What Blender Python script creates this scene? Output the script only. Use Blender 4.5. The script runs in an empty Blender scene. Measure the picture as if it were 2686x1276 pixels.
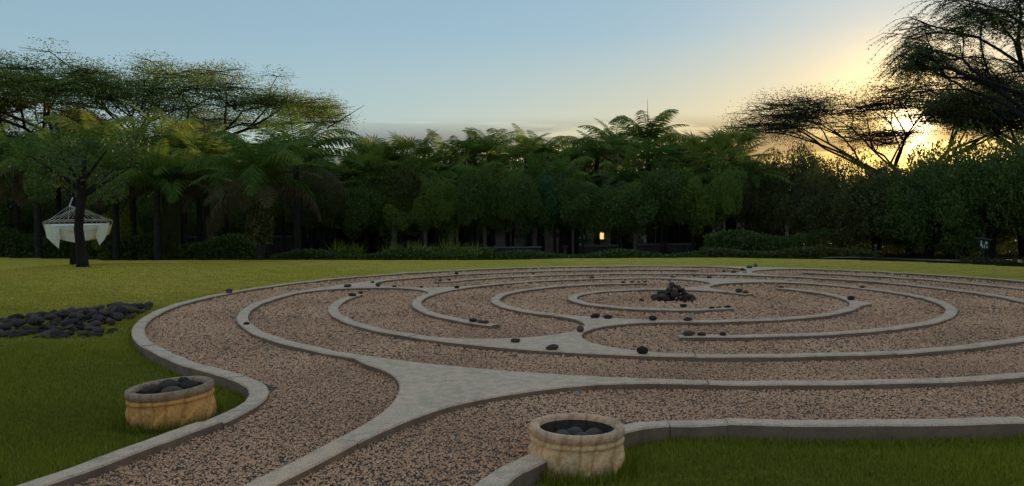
import bpy, bmesh, math, random
import numpy as np
from mathutils import Matrix, Vector

random.seed(7)
rng = np.random.default_rng(11)
sc = bpy.context.scene
col = sc.collection
PI = math.pi
R = math.radians

# ------------------------------------------------------------------ camera
CAM = np.array([0.0, 0.0, 1.62])
F, PITCH, ROLL = 2130.76, -0.0382, 0.0081          # focal length in source pixels, tilt, roll
PW, PH = 2686.0, 1276.0
cp, sp = math.cos(PITCH), math.sin(PITCH)
cr, sr = math.cos(ROLL), math.sin(ROLL)
def _pt(v):
    return Vector((v[0], cp*v[1]-sp*v[2], sp*v[1]+cp*v[2]))
cx_, cy_, cz_ = _pt((cr, 0, -sr)), _pt((sr, 0, cr)), -_pt((0, 1, 0))
cam = bpy.data.cameras.new('camera')
cam.sensor_width = 36.0
cam.lens = F/PW*36.0
cam.clip_start = 0.05
cam.clip_end = 5000
cam_o = bpy.data.objects.new('camera', cam)
col.objects.link(cam_o)
cam_o.matrix_world = Matrix(((cx_.x, cy_.x, cz_.x, CAM[0]), (cx_.y, cy_.y, cz_.y, CAM[1]), (cx_.z, cy_.z, cz_.z, CAM[2]), (0, 0, 0, 1)))
sc.camera = cam_o

# ------------------------------------------------------------------ sky and sun
SUN_AZ, SUN_EL = R(26.1), R(5.3)                   # to the right of the view, just over the tree tops
world = bpy.data.worlds.new('World')
sc.world = world
world.use_nodes = True
wn = world.node_tree
wn.nodes.clear()
def wnode(t, **kw):
    n = wn.nodes.new(t)
    for k, v in kw.items():
        setattr(n, k, v)
    return n
w_out = wnode('ShaderNodeOutputWorld')
w_bg = wnode('ShaderNodeBackground')
w_sky = wnode('ShaderNodeTexSky', sky_type='NISHITA')
w_sky.sun_disc = False
w_sky.sun_elevation = SUN_EL
w_sky.sun_rotation = SUN_AZ
w_sky.altitude = 300
w_sky.air_density = 1.0
w_sky.dust_density = 0.15
w_sky.ozone_density = 1.4
w_bg.inputs['Strength'].default_value = 0.15
# thin grey cloud bars low over the horizon
w_tc = wnode('ShaderNodeTexCoord')
w_map = wnode('ShaderNodeMapping')
w_map.inputs['Scale'].default_value = (4.2, 4.2, 46.0)
w_map.inputs['Location'].default_value = (1.3, 0.4, 2.1)
w_noise = wnode('ShaderNodeTexNoise')
w_noise.inputs['Scale'].default_value = 1.0
w_noise.inputs['Detail'].default_value = 5.0
w_noise.inputs['Roughness'].default_value = 0.5
w_ramp = wnode('ShaderNodeValToRGB')
w_ramp.color_ramp.elements[0].position = 0.46
w_ramp.color_ramp.elements[1].position = 0.54
w_sep = wnode('ShaderNodeSeparateXYZ')
w_band = wnode('ShaderNodeValToRGB')
cr_ = w_band.color_ramp
cr_.elements[0].position = 0.03
cr_.elements[0].color = (1, 1, 1, 1)
cr_.elements[1].position = 0.115
cr_.elements[1].color = (0, 0, 0, 1)
e = cr_.elements.new(0.088)
e.color = (1, 1, 1, 1)
w_mul = wnode('ShaderNodeMath', operation='MULTIPLY')
w_mul2 = wnode('ShaderNodeMath', operation='MULTIPLY')
w_mul2.inputs[1].default_value = 0.9
w_mix = wnode('ShaderNodeMix', data_type='RGBA')
w_tint = wnode('ShaderNodeMix', data_type='RGBA', blend_type='MULTIPLY')
w_tint.inputs[0].default_value = 1.0
w_tint.inputs[7].default_value = (0.40, 0.37, 0.44, 1)
L = wn.links.new
L(w_tc.outputs['Generated'], w_map.inputs['Vector'])
L(w_map.outputs[0], w_noise.inputs['Vector'])
L(w_noise.outputs[0], w_ramp.inputs[0])
L(w_tc.outputs['Generated'], w_sep.inputs[0])
L(w_sep.outputs['Z'], w_band.inputs[0])
L(w_ramp.outputs[0], w_mul.inputs[0])
L(w_band.outputs[0], w_mul.inputs[1])
L(w_mul.outputs[0], w_mul2.inputs[0])
L(w_mul2.outputs[0], w_mix.inputs[0])
# light scattered many times over evens a real evening sky out: compress the single-scattering model
w_gam = wnode('ShaderNodeGamma')
w_gam.inputs[1].default_value = 0.56
w_hsv = wnode('ShaderNodeHueSaturation')
w_hsv.inputs['Saturation'].default_value = 2.1
w_hsv.inputs['Value'].default_value = 0.66
L(w_sky.outputs[0], w_gam.inputs[0])
w_add = wnode('ShaderNodeMix', data_type='RGBA', blend_type='ADD')
w_add.inputs[0].default_value = 1.0
w_add.inputs[7].default_value = (1.12, 1.50, 1.84, 1)     # even blue light of the upper air, the same all round
L(w_gam.outputs[0], w_hsv.inputs['Color'])
L(w_hsv.outputs[0], w_add.inputs[6])
# the sun itself and the golden aureole hugging it
w_nrm = wnode('ShaderNodeVectorMath', operation='NORMALIZE')
w_dot = wnode('ShaderNodeVectorMath', operation='DOT_PRODUCT')
w_dot.inputs[1].default_value = (math.sin(SUN_AZ)*math.cos(SUN_EL), math.cos(SUN_AZ)*math.cos(SUN_EL), math.sin(SUN_EL))
L(w_tc.outputs['Generated'], w_nrm.inputs[0])
L(w_nrm.outputs[0], w_dot.inputs[0])
# sunset gold lying low along the horizon round the sun's bearing
w_gz = wnode('ShaderNodeValToRGB')
ge = w_gz.color_ramp.elements
ge[0].position, ge[0].color = 0.045, (1, 1, 1, 1)
ge[1].position, ge[1].color = 0.21, (0, 0, 0, 1)
g2 = ge.new(0.115)
g2.color = (0.42, 0.42, 0.42, 1)
L(w_sep.outputs['Z'], w_gz.inputs[0])
w_gm = wnode('ShaderNodeMath', operation='MAXIMUM')
w_gm.inputs[1].default_value = 0.0
w_gp = wnode('ShaderNodeMath', operation='POWER')
w_gp.inputs[1].default_value = 8.5
L(w_dot.outputs['Value'], w_gm.inputs[0])
L(w_gm.outputs[0], w_gp.inputs[0])
w_gf = wnode('ShaderNodeMath', operation='MULTIPLY')
L(w_gp.outputs[0], w_gf.inputs[0])
L(w_gz.outputs[0], w_gf.inputs[1])
w_gold = wnode('ShaderNodeMix', data_type='RGBA')
w_gold.inputs[7].default_value = (6.0, 4.1, 1.25, 1)
L(w_gf.outputs[0], w_gold.inputs[0])
L(w_add.outputs[2], w_gold.inputs[6])
last = w_gold.outputs[2]
for pw, tint in ((6000.0, (60, 46, 24)), (420.0, (6.0, 3.7, 0.9)), (70.0, (2.0, 1.1, 0.15))):
    mx = wnode('ShaderNodeMath', operation='MAXIMUM')
    mx.inputs[1].default_value = 0.0
    po = wnode('ShaderNodeMath', operation='POWER')
    po.inputs[1].default_value = pw
    L(w_dot.outputs['Value'], mx.inputs[0])
    L(mx.outputs[0], po.inputs[0])
    sc_ = wnode('ShaderNodeMix', data_type='RGBA', blend_type='MULTIPLY')
    sc_.inputs[0].default_value = 1.0
    sc_.inputs[7].default_value = (tint[0], tint[1], tint[2], 1)
    L(po.outputs[0], sc_.inputs[6])
    ad_ = wnode('ShaderNodeMix', data_type='RGBA', blend_type='ADD')
    ad_.inputs[0].default_value = 1.0
    L(last, ad_.inputs[6])
    L(sc_.outputs[2], ad_.inputs[7])
    last = ad_.outputs[2]
L(last, w_tint.inputs[6])
L(last, w_mix.inputs[6])
L(w_tint.outputs[2], w_mix.inputs[7])
L(w_mix.outputs[2], w_bg.inputs['Color'])
L(w_bg.outputs[0], w_out.inputs[0])

sun = bpy.data.lights.new('sun', 'SUN')
sun.energy = 4.5
sun.angle = R(0.5)
sun.color = (1.0, 0.72, 0.42)
sun_o = bpy.data.objects.new('sun', sun)
col.objects.link(sun_o)
sd = Vector((math.sin(SUN_AZ)*math.cos(SUN_EL), math.cos(SUN_AZ)*math.cos(SUN_EL), math.sin(SUN_EL)))
sun_o.rotation_euler = sd.to_track_quat('Z', 'Y').to_euler()
sun_o.location = sd*60

vs = sc.view_settings
vs.view_transform = 'Standard'
vs.look = 'None'
vs.exposure = 0.34
vs.gamma = 1.0
vs.use_curve_mapping = False
sc.render.engine = 'CYCLES'

# ------------------------------------------------------------------ helpers
def ray(px, py):
    u, v = px-PW/2, py-PH/2
    u, v = cr*u-sr*v, sr*u+cr*v
    d = (u/F, 1.0, -v/F)
    return np.array([d[0], cp*d[1]-sp*d[2], sp*d[1]+cp*d[2]])
def on_plane(px, py, z=0.0):
    d = ray(px, py)
    t = (z-CAM[2])/d[2]
    return CAM+d*t
def at(px, py, y):
    d = ray(px, py)
    return CAM+d*(y/d[1])

def mesh(name, verts, faces, smooth=False):
    m = bpy.data.meshes.new(name)
    m.from_pydata([tuple(v) for v in verts], [], [tuple(f) for f in faces])
    if smooth:
        m.polygons.foreach_set('use_smooth', [True]*len(m.polygons))
    m.update()
    return m
def fast_mesh(name, verts, faces, rnd=None, smooth=False):
    """verts (n,3) array, faces (m,k) array with one k; rnd: one value per face"""
    verts = np.asarray(verts, np.float32)
    faces = np.asarray(faces, np.int32)
    m = bpy.data.meshes.new(name)
    nf, k = faces.shape
    m.vertices.add(len(verts))
    m.vertices.foreach_set('co', verts.ravel())
    m.loops.add(nf*k)
    m.loops.foreach_set('vertex_index', faces.ravel())
    m.polygons.add(nf)
    m.polygons.foreach_set('loop_start', np.arange(0, nf*k, k, dtype=np.int32))
    try:
        m.polygons.foreach_set('loop_total', np.full(nf, k, np.int32))
    except Exception:
        pass
    if smooth:
        m.polygons.foreach_set('use_smooth', np.ones(nf, bool))
    m.update(calc_edges=True)
    if rnd is not None:
        a = m.attributes.new('rnd', 'FLOAT', 'FACE')
        a.data.foreach_set('value', np.asarray(rnd, np.float32))
    return m
def obj(name, m, mat=None, parent=None, loc=None, rot=None, scale=None):
    o = bpy.data.objects.new(name, m)
    col.objects.link(o)
    if mat is not None and len(m.materials) == 0:
        m.materials.append(mat)
    if parent is not None:
        o.parent = parent
    if loc is not None:
        o.location = tuple(float(v) for v in loc)
    if rot is not None:
        o.rotation_euler = rot
    if scale is not None:
        o.scale = scale if hasattr(scale, '__len__') else (scale,)*3
    return o
def tag(o, label, cat, group=None, kind=None):
    if label: o['label'] = label
    if cat: o['category'] = cat
    if group: o['group'] = group
    if kind: o['kind'] = kind
    return o
def empty(name, loc, label, cat, group=None, rz=0.0, scale=None):
    o = bpy.data.objects.new(name, None)
    col.objects.link(o)
    o.empty_display_size = 0.2
    o.location = tuple(float(v) for v in loc)
    o.rotation_euler = (0, 0, rz)
    if scale: o.scale = (scale,)*3
    return tag(o, label, cat, group, 'thing')

class MB:
    """collects polygons into one mesh"""
    def __init__(self):
        self.v, self.f = [], []
    def add(self, v, f):
        b = len(self.v)
        self.v += [tuple(map(float, q)) for q in v]
        self.f += [tuple(i+b for i in q) for q in f]
    def box(self, x0, x1, y0, y1, z0, z1):
        self.add([(x0, y0, z0), (x1, y0, z0), (x1, y1, z0), (x0, y1, z0), (x0, y0, z1), (x1, y0, z1), (x1, y1, z1), (x0, y1, z1)],
                 [(0, 3, 2, 1), (4, 5, 6, 7), (0, 1, 5, 4), (1, 2, 6, 5), (2, 3, 7, 6), (3, 0, 4, 7)])
    def tube(self, pts, rad, n=6, cap=True):
        pts = [Vector(p) for p in pts]
        if not hasattr(rad, '__len__'): rad = [rad]*len(pts)
        rings = []
        up = Vector((0.13, 0.21, 1)).normalized()
        for i, p in enumerate(pts):
            t = (pts[min(i+1, len(pts)-1)]-pts[max(i-1, 0)])
            t = t.normalized() if t.length > 1e-9 else Vector((0, 0, 1))
            a = t.cross(up)
            if a.length < 1e-3: a = t.cross(Vector((1, 0, 0)))
            a.normalize()
            b = t.cross(a)
            rings.append([p+(a*math.cos(2*PI*k/n)+b*math.sin(2*PI*k/n))*rad[i] for k in range(n)])
        v = [q for r in rings for q in r]
        f = []
        for i in range(len(pts)-1):
            for k in range(n):
                k2 = (k+1) % n
                f.append((i*n+k, (i+1)*n+k, (i+1)*n+k2, i*n+k2))
        if cap:
            f.append(tuple(range(n)))
            f.append(tuple(reversed(range((len(pts)-1)*n, len(pts)*n))))
        self.add(v, f)
    def mesh(self, name, smooth=False):
        return mesh(name, self.v, self.f, smooth)

# ------------------------------------------------------------------ materials
def nt(name):
    m = bpy.data.materials.new(name)
    m.use_nodes = True
    t = m.node_tree
    b = t.nodes['Principled BSDF']
    return m, t, b
def node(t, ty, **kw):
    n = t.nodes.new(ty)
    for k, v in kw.items():
        setattr(n, k, v)
    return n
def ramp(t, src, stops):
    r = node(t, 'ShaderNodeValToRGB')
    els = r.color_ramp.elements
    while len(els) < len(stops): els.new(0.5)
    for el, (p, c) in zip(els, stops):
        el.position = p
        el.color = (c[0], c[1], c[2], 1)
    t.links.new(src, r.inputs[0])
    return r.outputs[0]
def noise(t, scale, detail=4, rough=0.55, vec=None, coord='Object'):
    n = node(t, 'ShaderNodeTexNoise')
    n.inputs['Scale'].default_value = scale
    n.inputs['Detail'].default_value = detail
    n.inputs['Roughness'].default_value = rough
    if vec is None:
        tc = node(t, 'ShaderNodeTexCoord')
        vec = tc.outputs[coord]
    t.links.new(vec, n.inputs['Vector'])
    return n.outputs[0]
def mixc(t, fac, a, b, mode='MIX'):
    n = node(t, 'ShaderNodeMix', data_type='RGBA', blend_type=mode)
    for s, v in ((0, fac), (6, a), (7, b)):
        if hasattr(v, 'is_linked') or hasattr(v, 'links'):
            t.links.new(v, n.inputs[s])
        elif s == 0:
            n.inputs[0].default_value = v
        else:
            n.inputs[s].default_value = (v[0], v[1], v[2], 1)
    return n.outputs[2]
def bump(t, b, h, strength=0.4, dist=0.01):
    n = node(t, 'ShaderNodeBump')
    n.inputs['Strength'].default_value = strength
    n.inputs['Distance'].default_value = dist
    t.links.new(h, n.inputs['Height'])
    t.links.new(n.outputs[0], b.inputs['Normal'])
def setc(t, b, c):
    if hasattr(c, 'links'): t.links.new(c, b.inputs['Base Color'])
    else: b.inputs['Base Color'].default_value = (c[0], c[1], c[2], 1)

def mat_concrete():
    m, t, b = nt('kerb_concrete')
    geo = node(t, 'ShaderNodeNewGeometry').outputs['Position']
    big = noise(t, 0.9, 4, 0.6, vec=geo)
    mid = noise(t, 9, 5, 0.65, vec=geo)
    fine = noise(t, 75, 4, 0.7, vec=geo)
    pits = node(t, 'ShaderNodeTexVoronoi')
    pits.inputs['Scale'].default_value = 55
    t.links.new(geo, pits.inputs['Vector'])
    c = ramp(t, big, [(0.3, (0.95, 0.54, 0.32)), (0.5, (0.98, 0.60, 0.38)), (0.7, (0.96, 0.58, 0.355))])
    c = mixc(t, ramp(t, mid, [(0.36, (0.6, 0.6, 0.6)), (0.58, (0, 0, 0))]), c, (0.54, 0.36, 0.26))
    c = mixc(t, ramp(t, fine, [(0.36, (0.8, 0.8, 0.8)), (0.50, (0, 0, 0))]), c, (0.42, 0.24, 0.15))
    # scattered black specks of lichen and pits
    sel = noise(t, 22, 2, 0.5, vec=geo)
    pm = ramp(t, pits.outputs['Distance'], [(0.10, (1, 1, 1)), (0.20, (0, 0, 0))])
    sm = ramp(t, sel, [(0.52, (0, 0, 0)), (0.58, (1, 1, 1))])
    c = mixc(t, mixc(t, 1.0, pm, sm, 'MULTIPLY'), c, (0.06, 0.045, 0.035))
    # broad weather stains and greenish lichen bloom
    c = mixc(t, ramp(t, noise(t, 2.3, 6, 0.7, vec=geo), [(0.30, (0.55, 0.55, 0.55)), (0.46, (0, 0, 0))]), c, (0.36, 0.26, 0.17))
    c = mixc(t, ramp(t, noise(t, 3.7, 5, 0.7, vec=geo), [(0.60, (0, 0, 0)), (0.74, (0.45, 0.45, 0.45))]), c, (0.40, 0.42, 0.28))
    # sides painted darker by face direction, standing in for their backlit shade
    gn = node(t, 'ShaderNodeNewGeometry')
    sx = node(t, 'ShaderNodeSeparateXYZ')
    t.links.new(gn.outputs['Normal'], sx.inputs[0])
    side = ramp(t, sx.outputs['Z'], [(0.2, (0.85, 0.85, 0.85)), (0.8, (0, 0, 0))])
    side_shade = ramp(t, noise(t, 5, 4, 0.6, vec=geo), [(0.3, (0.20, 0.115, 0.07)), (0.7, (0.07, 0.04, 0.026))])
    c = mixc(t, side, c, side_shade)
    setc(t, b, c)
    b.inputs['Roughness'].default_value = 0.88
    bump(t, b, fine, 0.5, 0.006)
    return m
def mat_rnd(name, stops, rough=0.8, scale=None, spec=0.3, bumpy=None, trans=0.0):
    """colour varies piece by piece through the mesh attribute rnd"""
    m, t, b = nt(name)
    a = node(t, 'ShaderNodeAttribute', attribute_name='rnd')
    c = ramp(t, a.outputs['Fac'], stops)
    if scale:
        n = noise(t, scale, 3, 0.6, coord='Object')
        c = mixc(t, 0.6, c, ramp(t, n, [(0.3, (0.45, 0.45, 0.45)), (0.7, (1.3, 1.3, 1.3))]), 'MULTIPLY')
    setc(t, b, c)
    b.inputs['Roughness'].default_value = rough
    b.inputs['Specular IOR Level'].default_value = spec
    if trans > 0:
        tr = node(t, 'ShaderNodeBsdfTranslucent')
        t.links.new(c, tr.inputs['Color'])
        mx = node(t, 'ShaderNodeMixShader')
        mx.inputs[0].default_value = trans
        t.links.new(b.outputs[0], mx.inputs[1])
        t.links.new(tr.outputs[0], mx.inputs[2])
        t.links.new(mx.outputs[0], t.nodes['Material Output'].inputs[0])
    return m
def mat_noise(name, stops, scale=6, detail=5, rough=0.85, bs=0.4, bd=0.01, coord='Object', stretch=None, perobj=0.0):
    m, t, b = nt(name)
    tc = node(t, 'ShaderNodeTexCoord')
    vec = tc.outputs[coord]
    if stretch:
        mp = node(t, 'ShaderNodeMapping')
        mp.inputs['Scale'].default_value = stretch
        t.links.new(vec, mp.inputs['Vector'])
        vec = mp.outputs[0]
    n = noise(t, scale, detail, 0.6, vec=vec)
    c = ramp(t, n, stops)
    if perobj:
        oi = node(t, 'ShaderNodeObjectInfo')
        c = mixc(t, perobj, c, ramp(t, oi.outputs['Random'], [(0, (0.25, 0.23, 0.22)), (0.45, (0.8, 0.72, 0.70)), (0.8, (1.5, 1.25, 1.1)), (1, (2.4, 2.0, 1.7))]), 'MULTIPLY')
    setc(t, b, c)
    b.inputs['Roughness'].default_value = rough
    b.inputs['Specular IOR Level'].default_value = 0.3
    bump(t, b, n, bs, bd)
    return m

M = {}
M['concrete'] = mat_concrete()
M['gravel'] = mat_rnd('gravel_stones', [(0.0, (0.14, 0.052, 0.026)), (0.3, (0.64, 0.29, 0.148)), (0.55, (0.90, 0.43, 0.228)), (0.8, (0.95, 0.55, 0.32)), (1.0, (0.97, 0.70, 0.49))], 0.85)
M['stone'] = mat_noise('dark_river_stone', [(0.3, (0.032, 0.022, 0.018)), (0.6, (0.095, 0.066, 0.054)), (0.8, (0.20, 0.15, 0.12))], 14, 6, 0.92, 0.5, 0.006, perobj=0.8)
M['stone_brown'] = mat_noise('brown_stone', [(0.3, (0.07, 0.045, 0.035)), (0.7, (0.17, 0.12, 0.095))], 16, 6, 0.8, 0.5, 0.006)
M['stone_pale'] = mat_noise('pale_stone', [(0.3, (0.28, 0.24, 0.2)), (0.7, (0.5, 0.45, 0.39))], 16, 6, 0.8, 0.5, 0.006)
M['grass'] = mat_rnd('grass_blades', [(0.0, (0.12, 0.13, 0.010)), (0.4, (0.30, 0.28, 0.020)), (0.75, (0.48, 0.37, 0.03)), (1.0, (0.66, 0.45, 0.08))], 0.6, trans=0.3)

def mat_lawn():
    m, t, b = nt('lawn_ground')
    geo = node(t, 'ShaderNodeNewGeometry').outputs['Position']
    big = noise(t, 0.22, 4, 0.6, vec=geo)
    mp = node(t, 'ShaderNodeMapping')
    mp.inputs['Scale'].default_value = (1.0, 1.6, 1)
    t.links.new(geo, mp.inputs['Vector'])
    mid = noise(t, 1.1, 6, 0.75, vec=mp.outputs[0])
    fine = noise(t, 42, 4, 0.75, vec=geo)
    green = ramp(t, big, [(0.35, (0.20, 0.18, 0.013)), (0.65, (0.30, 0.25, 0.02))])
    tawny = ramp(t, big, [(0.35, (0.68, 0.50, 0.05)), (0.65, (0.82, 0.54, 0.09))])
    # far lawn's brighter yellow puts its light into the colour; the front stays green
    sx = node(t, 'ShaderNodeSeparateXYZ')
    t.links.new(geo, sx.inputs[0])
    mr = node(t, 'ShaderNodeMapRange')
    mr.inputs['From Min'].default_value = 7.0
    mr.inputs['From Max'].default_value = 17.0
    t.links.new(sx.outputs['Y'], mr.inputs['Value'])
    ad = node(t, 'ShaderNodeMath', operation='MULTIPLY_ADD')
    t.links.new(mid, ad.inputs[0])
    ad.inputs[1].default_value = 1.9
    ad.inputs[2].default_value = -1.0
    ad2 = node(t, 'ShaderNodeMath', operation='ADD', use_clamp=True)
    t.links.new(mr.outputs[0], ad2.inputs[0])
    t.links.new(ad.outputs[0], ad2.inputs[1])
    c = mixc(t, ad2.outputs[0], green, tawny)
    patch = noise(t, 3.6, 5, 0.75, vec=mp.outputs[0])
    c = mixc(t, 0.8, c, ramp(t, patch, [(0.32, (0.55, 0.62, 0.5)), (0.5, (1, 1, 1)), (0.68, (1.35, 1.2, 1.25))]), 'MULTIPLY')
    c = mixc(t, 0.55, c, ramp(t, fine, [(0.3, (0.35, 0.38, 0.3)), (0.7, (1.5, 1.45, 1.4))]), 'MULTIPLY')
    setc(t, b, c)
    b.inputs['Roughness'].default_value = 0.9
    b.inputs['Specular IOR Level'].default_value = 0.1
    bump(t, b, fine, 1.0, 0.04)
    # the ground past the lawn's brow is leaf litter
    return m
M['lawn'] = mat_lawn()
M['soil'] = mat_noise('leaf_litter', [(0.3, (0.012, 0.012, 0.007)), (0.55, (0.03, 0.03, 0.014)), (0.75, (0.06, 0.05, 0.025))], 3.0, 6, 0.95, 0.8, 0.05)
M['soil'].node_tree.nodes['Principled BSDF'].inputs['Specular IOR Level'].default_value = 0.0
def mat_bed():
    m, t, b = nt('gravel_bed')
    geo = node(t, 'ShaderNodeNewGeometry').outputs['Position']
    v = node(t, 'ShaderNodeTexVoronoi')
    v.inputs['Scale'].default_value = 62
    t.links.new(geo, v.inputs['Vector'])
    sx = node(t, 'ShaderNodeSeparateColor')
    t.links.new(v.outputs['Color'], sx.inputs[0])
    c = ramp(t, sx.outputs[0], [(0.0, (0.10, 0.05, 0.03)), (0.4, (0.36, 0.19, 0.115)), (0.7, (0.52, 0.29, 0.175)), (1.0, (0.68, 0.43, 0.28))])
    c = mixc(t, ramp(t, v.outputs['Distance'], [(0.25, (0, 0, 0)), (0.6, (0.8, 0.8, 0.8))]), c, (0.035, 0.026, 0.022))
    setc(t, b, c)
    b.inputs['Roughness'].default_value = 0.95
    bump(t, b, v.outputs['Distance'], 0.8, -0.01)
    return m
M['bed'] = mat_bed()
def mat_pot(name, tint):
    m, t, b = nt(name)
    n1 = noise(t, 5, 5, 0.6)
    n2 = noise(t, 40, 4, 0.7)
    c = ramp(t, n1, [(0.3, tuple(0.62*x for x in tint)), (0.5, tint), (0.75, (tint[0]*1.12, tint[1]*1.0, tint[2]*0.85))])
    vein = node(t, 'ShaderNodeTexWave')
    vein.inputs['Scale'].default_value = 2.6
    vein.inputs['Distortion'].default_value = 9.0
    vein.inputs['Detail'].default_value = 4.0
    tcv = node(t, 'ShaderNodeTexCoord')
    t.links.new(tcv.outputs['Object'], vein.inputs['Vector'])
    c = mixc(t, ramp(t, vein.outputs[1], [(0.0, (0.6, 0.6, 0.6)), (0.16, (0, 0, 0))]), c, (tint[0]*0.5, tint[1]*0.4, tint[2]*0.32))
    c = mixc(t, ramp(t, n2, [(0.3, (0.7, 0.7, 0.7)), (0.55, (0, 0, 0))]), c, (tint[0]*0.45, tint[1]*0.38, tint[2]*0.3))
    setc(t, b, c)
    b.inputs['Roughness'].default_value = 0.9
    bump(t, b, n2, 0.5, 0.006)
    return m
M['pot'] = mat_pot('ochre_cast_stone', (0.92, 0.40, 0.11))
M['pot2'] = mat_pot('buff_cast_stone', (0.97, 0.55, 0.28))
M['pot_rim'] = mat_pot('mossy_grey_cast_stone', (0.50, 0.29, 0.17))
M['pot_rim2'] = mat_pot('weathered_cast_stone', (0.86, 0.47, 0.27))
M['pot_in'] = mat_pot('dark_inner_stone', (0.075, 0.05, 0.035))  # near-black tone for the planter insides
M['bark'] = mat_noise('dark_bark', [(0.3, (0.008, 0.006, 0.005)), (0.7, (0.030, 0.023, 0.018))], 9, 6, 0.95, 0.9, 0.03, stretch=(1, 1, 0.25))
M['palm_trunk'] = mat_noise('palm_trunk_bark', [(0.3, (0.012, 0.010, 0.008)), (0.6, (0.035, 0.030, 0.024)), (0.8, (0.09, 0.078, 0.062))], 7, 6, 0.95, 0.9, 0.03, stretch=(1, 1, 2.2))
LEAF = [(0.0, (0.045, 0.07, 0.012)), (0.5, (0.085, 0.125, 0.02)), (1.0, (0.16, 0.19, 0.032))]
M['leaf'] = mat_rnd('dark_green_leaves', LEAF, 0.55, trans=0.25)
M['leaf_fresh'] = mat_rnd('light_green_leaves', [(0.0, (0.11, 0.16, 0.02)), (0.5, (0.19, 0.24, 0.036)), (1.0, (0.28, 0.30, 0.05))], 0.6, trans=0.45)
M['leaf_olive'] = mat_rnd('olive_leaves', [(0.0, (0.05, 0.056, 0.012)), (0.5, (0.095, 0.10, 0.022)), (1.0, (0.16, 0.14, 0.035))], 0.6, trans=0.25)
M['leaf_rust'] = mat_rnd('rust_tinged_leaves', [(0.0, (0.06, 0.055, 0.016)), (0.5, (0.13, 0.095, 0.028)), (1.0, (0.22, 0.12, 0.045))], 0.6, trans=0.3)
M['leaf_teal'] = mat_rnd('blue_green_leaves', [(0.0, (0.03, 0.08, 0.022)), (0.5, (0.062, 0.135, 0.036)), (1.0, (0.11, 0.20, 0.055))], 0.5, trans=0.2)
M['leaf_lime'] = mat_rnd('lime_grass_leaves', [(0.0, (0.14, 0.19, 0.012)), (0.6, (0.26, 0.30, 0.02)), (1.0, (0.42, 0.38, 0.05))], 0.5, trans=0.3)
def mat_frond(name, a, bb):
    m, t, b = nt(name)
    oi = node(t, 'ShaderNodeObjectInfo')
    c = ramp(t, oi.outputs['Random'], [(0.0, a), (1.0, bb)])
    n = noise(t, 3, 3, 0.6)
    c = mixc(t, 0.5, c, ramp(t, n, [(0.3, (0.6, 0.6, 0.6)), (0.7, (1.25, 1.25, 1.25))]), 'MULTIPLY')
    setc(t, b, c)
    b.inputs['Roughness'].default_value = 0.65
    b.inputs['Specular IOR Level'].default_value = 0.15
    tr = node(t, 'ShaderNodeBsdfTranslucent')
    t.links.new(c, tr.inputs['Color'])
    mx = node(t, 'ShaderNodeMixShader')
    mx.inputs[0].default_value = 0.42
    t.links.new(b.outputs[0], mx.inputs[1])
    t.links.new(tr.outputs[0], mx.inputs[2])
    t.links.new(mx.outputs[0], t.nodes['Material Output'].inputs[0])
    return m
M['frond'] = mat_frond('green_palm_fronds', (0.075, 0.14, 0.022), (0.19, 0.25, 0.034))
M['frond_mid'] = mat_frond('mid_green_palm_fronds', (0.12, 0.18, 0.022), (0.25, 0.29, 0.04))
M['frond_bright'] = mat_frond('bright_palm_fronds', (0.12, 0.17, 0.025), (0.27, 0.30, 0.05))  # colour raised to stand in for the light on the left palms
M['frond_dry'] = mat_frond('dry_palm_fronds', (0.10, 0.065, 0.028), (0.24, 0.17, 0.085))
M['cloth'] = mat_noise('hammock_cotton', [(0.3, (0.86, 0.74, 0.60)), (0.7, (0.95, 0.86, 0.74))], 9, 4, 0.9, 0.3, 0.01)
M['rope'] = mat_noise('cotton_rope', [(0.3, (0.66, 0.58, 0.53)), (0.7, (0.82, 0.76, 0.71))], 30, 3, 0.9, 0.3, 0.004)
M['bar'] = mat_noise('spreader_wood', [(0.3, (0.30, 0.20, 0.17)), (0.7, (0.46, 0.34, 0.30))], 12, 4, 0.7, 0.3, 0.004)
M['wall'] = mat_noise('house_plaster', [(0.3, (0.36, 0.26, 0.20)), (0.7, (0.50, 0.38, 0.30))], 2.5, 5, 0.9, 0.3, 0.01)
M['roof'] = mat_noise('roof_shingle', [(0.3, (0.045, 0.035, 0.03)), (0.7, (0.10, 0.08, 0.065))], 4, 5, 0.95, 0.6, 0.03)
M['wood'] = mat_noise('dark_timber', [(0.3, (0.03, 0.022, 0.016)), (0.7, (0.08, 0.058, 0.042))], 5, 5, 0.8, 0.4, 0.01, stretch=(1, 1, 0.2))
M['coping'] = mat_noise('wall_coping', [(0.3, (0.09, 0.085, 0.08)), (0.7, (0.17, 0.16, 0.15))], 6, 5, 0.9, 0.3, 0.01)
M['glass'] = nt('dark_glass')[0]
g_ = M['glass'].node_tree.nodes['Principled BSDF']
g_.inputs['Base Color'].default_value = (0.01, 0.01, 0.014, 1)
g_.inputs['Roughness'].default_value = 0.12
def mat_emit():
    m, t, b = nt('lamplit_glass')
    n = noise(t, 3.2, 4, 0.6)
    c = ramp(t, n, [(0.3, (0.75, 0.26, 0.05)), (0.5, (1.0, 0.55, 0.18)), (0.68, (1.0, 0.82, 0.5))])
    setc(t, b, (0.3, 0.2, 0.1))
    t.links.new(c, b.inputs['Emission Color'])
    b.inputs['Emission Strength'].default_value = 1.2
    return m
M['lit'] = mat_emit()
M['sign_green'] = mat_noise('sign_green_paint', [(0.3, (0.008, 0.03, 0.02)), (0.7, (0.014, 0.045, 0.03))], 8, 3, 0.6, 0.1, 0.004)
M['sign_white'] = mat_noise('sign_white_paint', [(0.3, (0.55, 0.57, 0.57)), (0.7, (0.75, 0.77, 0.77))], 8, 3, 0.6, 0.1, 0.004)
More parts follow.
